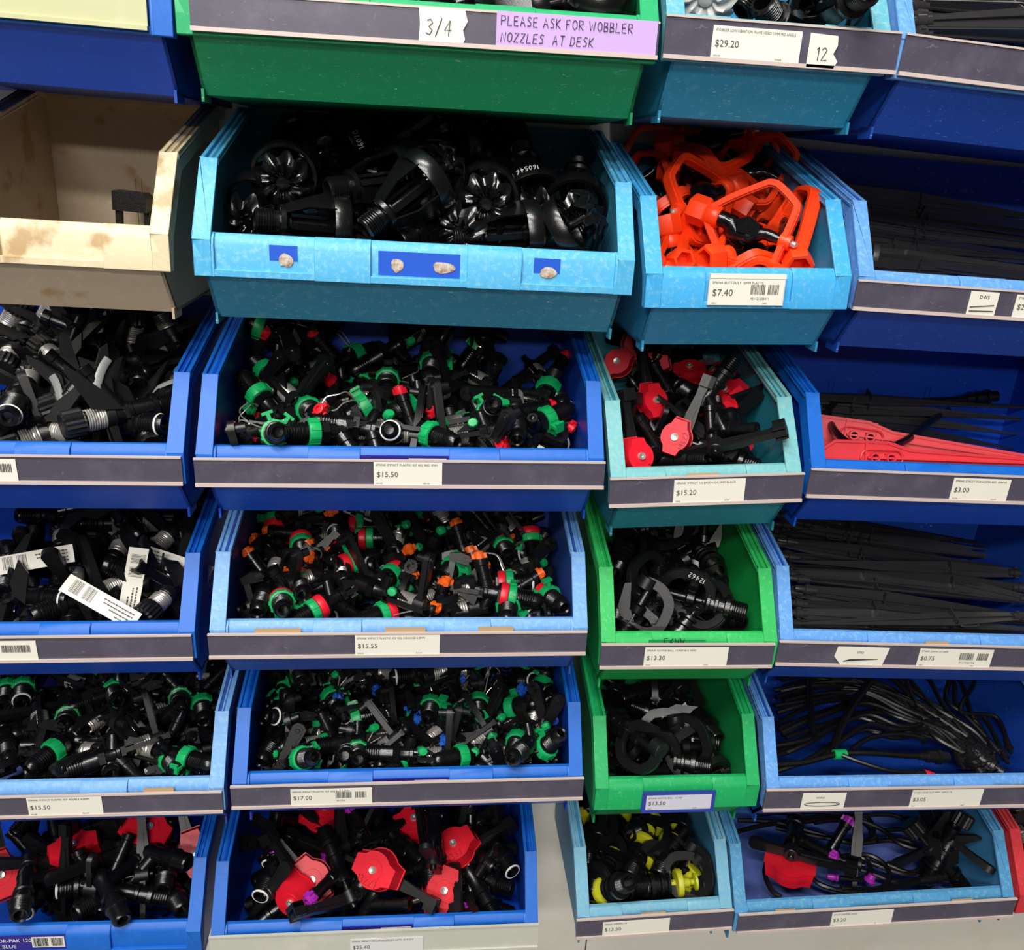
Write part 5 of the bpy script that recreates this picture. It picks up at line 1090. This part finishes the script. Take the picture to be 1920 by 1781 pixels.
for a in range(13):
    j = lambda q: rg.uniform(-q, q)
    hs('D5', [(880+50*a+j(40), 60+j(10), .01), (1120+45*a+j(60), 80+j(20), .02), (1330+30*a+j(50), 150+8*a+j(30), .014), (1500+24*a+j(40), 290+j(40), .006), (1640+16*a+j(30), 400+j(40), .0)], 'black hose arching along the back', .0037, 'small')
hs('D5', [(860, 465, .012), (980, 455, .012), (1120, 420, .016), (1250, 415, .018), (1400, 425, .014), (1530, 430, .01)], 'black hose with a thick connector at front', .0042, 'big')
hs('D5', [(1140, 425, .020), (1220, 455, .020), (1340, 490, .022), (1480, 505, .024)], 'short black hose with a red barbed tip', .0030, 'small', RED)
hs('D5', [(1000, 60, .016), (1000, 150, .02), (1010, 260, .018), (1025, 360, .016)], 'hose hanging straight down across the others', .0042)
hs('D5', [(1260, 110, .024), (1180, 220, .024), (1130, 320, .02), (1100, 400, .016)], 'thick hose slanting across the others', .0055)
hs('D5', [(1180, 400, .018), (1260, 350, .020), (1380, 335, .020), (1480, 350, .016), (1490, 372, .014)], 'hose bent in a shallow arch', .0036)
put('D5', (lambda m: {'parts': [('band', MB().lathe([(.0045, -.0085), (.0068, -.0085), (.0068, .0085), (.0045, .0085), (.0045, -.0085)], 14).mesh('band', m), None, None)], 'caps': [], 'len': 0, 'name': 'green_tape_band', 'cat': 'tape'})(GRN), 1130, 421, 2, 0, 0, (0, 0, 0), 'green tape band around a hose', .016, free=False)
for i, z in enumerate([[(780, 170), (900, 140), (1100, 110), (1280, 100), (1330, 150), (1300, 200), (1150, 190), (950, 150)], [(1040, 130), (1200, 110), (1400, 100), (1500, 160), (1530, 240), (1510, 310), (1450, 330), (1330, 290)], [(1180, 260), (1290, 270), (1320, 320), (1280, 350), (1200, 345)], [(1160, 270), (1300, 255), (1380, 300), (1390, 360), (1340, 390), (1220, 390)],
   [(1380, 190), (1480, 210), (1540, 290), (1520, 350), (1420, 360), (1330, 330), (1180, 280)], [(1360, 160), (1480, 160), (1550, 220), (1550, 290), (1480, 325), (1400, 300)], [(930, 250), (905, 320), (930, 390), (970, 420)], [(1060, 300), (1120, 370), (1250, 400), (1400, 385), (1560, 350)], [(800, 120), (950, 130), (1100, 170), (1250, 210), (1400, 200), (1500, 240)], [(1100, 130), (1180, 120), (1290, 130), (1330, 180)], [(870, 100), (1000, 90), (1180, 95), (1350, 150), (1450, 220), (1600, 250)]]):
    hs('D6', [(x, y, .004+.004*(i % 4)) for x, y in z], 'black coiled hose', .0038, 'big' if i in (7, 10) else ('small' if i % 2 else None), {2: PUR, 8: RED}.get(i))
put('D6', capped(k=1.35, tip=PUR), 1000, 320, 262, -10, -90, CC, 'black sprinkler with red trapezoid cap', .030, (1.12,)*3)
put('D6', dict(capped(tip=PUR), parts=[p for p in capped(tip=PUR)['parts'] if not p[0].startswith('cap')]), 1010, 230, -38, 0, 90, (0, 0, .01), 'black sprinkler with purple tip', .022, (1.12,)*3)
put('D6', big_black(False, spring=False), 1560, 340, 20, 0, 90, (0, 0, .01), 'black connector sprinkler', .012); put('D6', big_black(False, spring=False), 1700, 370, 130, 0, 90, (0, 0, .01), 'second black fitting', .004)
put('D6', (lambda m: {'parts': [('plug', MB().lathe([(0, 0), (.0075, 0), (.0085, .002), (.0085, .005), (.006, .006), (.0055, .012), (0, .012)], 14).mesh('plug', m), None, None)], 'caps': [], 'len': 0, 'name': 'purple_plug', 'cat': 'plug'})(PUR), 1312, 362, 60, -40, 0, (0, 0, 0), 'small purple plug', .014)
put('D6', (lambda m: {'parts': [('plug', MB().lathe([(0, 0), (.0035, 0), (.004, .002), (.004, .005), (.0055, .006), (.0055, .009), (.0035, .010), (.0035, .022), (0, .022)], 10).mesh('plug', m), None, None)], 'caps': [], 'len': 0, 'name': 'red_barb', 'cat': 'fitting'})(RED), 1630, 190, -35, 0, 0, (0, 0, 0), 'small red barbed fitting', .03)
put('E6', big_black(False), 1900, 140, 100, 0, 90, (0, 0, .05), 'black sprinkler', .0)
# beige bin: one black clip
def clip():
    mb = MB()
    mb.prism([(-.008, 0), (.008, 0), (.008, .021), (-.008, .021)], -.006, .006); mb.prism([(-.008, .030), (.008, .030), (.008, .036), (.006, .038), (-.008, .038)], -.006, .006)
    for x in (-.008, .0055): mb.box(x, x+.0025, -.002, .002, .020, .031)
    mb.prism(arc(.012, .018, .006, -70, 70, 8)+[(.012, .028), (.009, .030), (.009, .004), (.012, .006)], -.006, .006)
    return mb.mesh('clip_body', BLK2)
put('A2', {'parts': [('clip_body', clip(), None, None), ('pivot', MB().lathe([(0, -.007), (.006, -.007), (.007, -.004), (.007, .008), (0, .009)], 16, T(-.014, 0, .004) @ R(90, 'X')).mesh('pivot', BLK), None, 0)], 'caps': [], 'len': .03, 'name': 'plastic_clip', 'cat': 'clip'}, 0, 0, P=(Vector((.113, .205, -.041)), Vector((0.05, 0, 1))), roll=90, an=(0, 0, 0), sc=(2.3, 2.3, 2.6), what='small black plastic clip alone')
GR = {k: 'goods heaped in '+NICK[k] for k in NICK}
for k in ITEMS:
    if k in ('D3', 'D5', 'D6'):
        for it in ITEMS[k]:
            if 'c' in it: it['M'] = it['M']
    lay(k, GR[k], 0 if k in ('A2', 'D5') else (0 if k == 'D6' else 70))
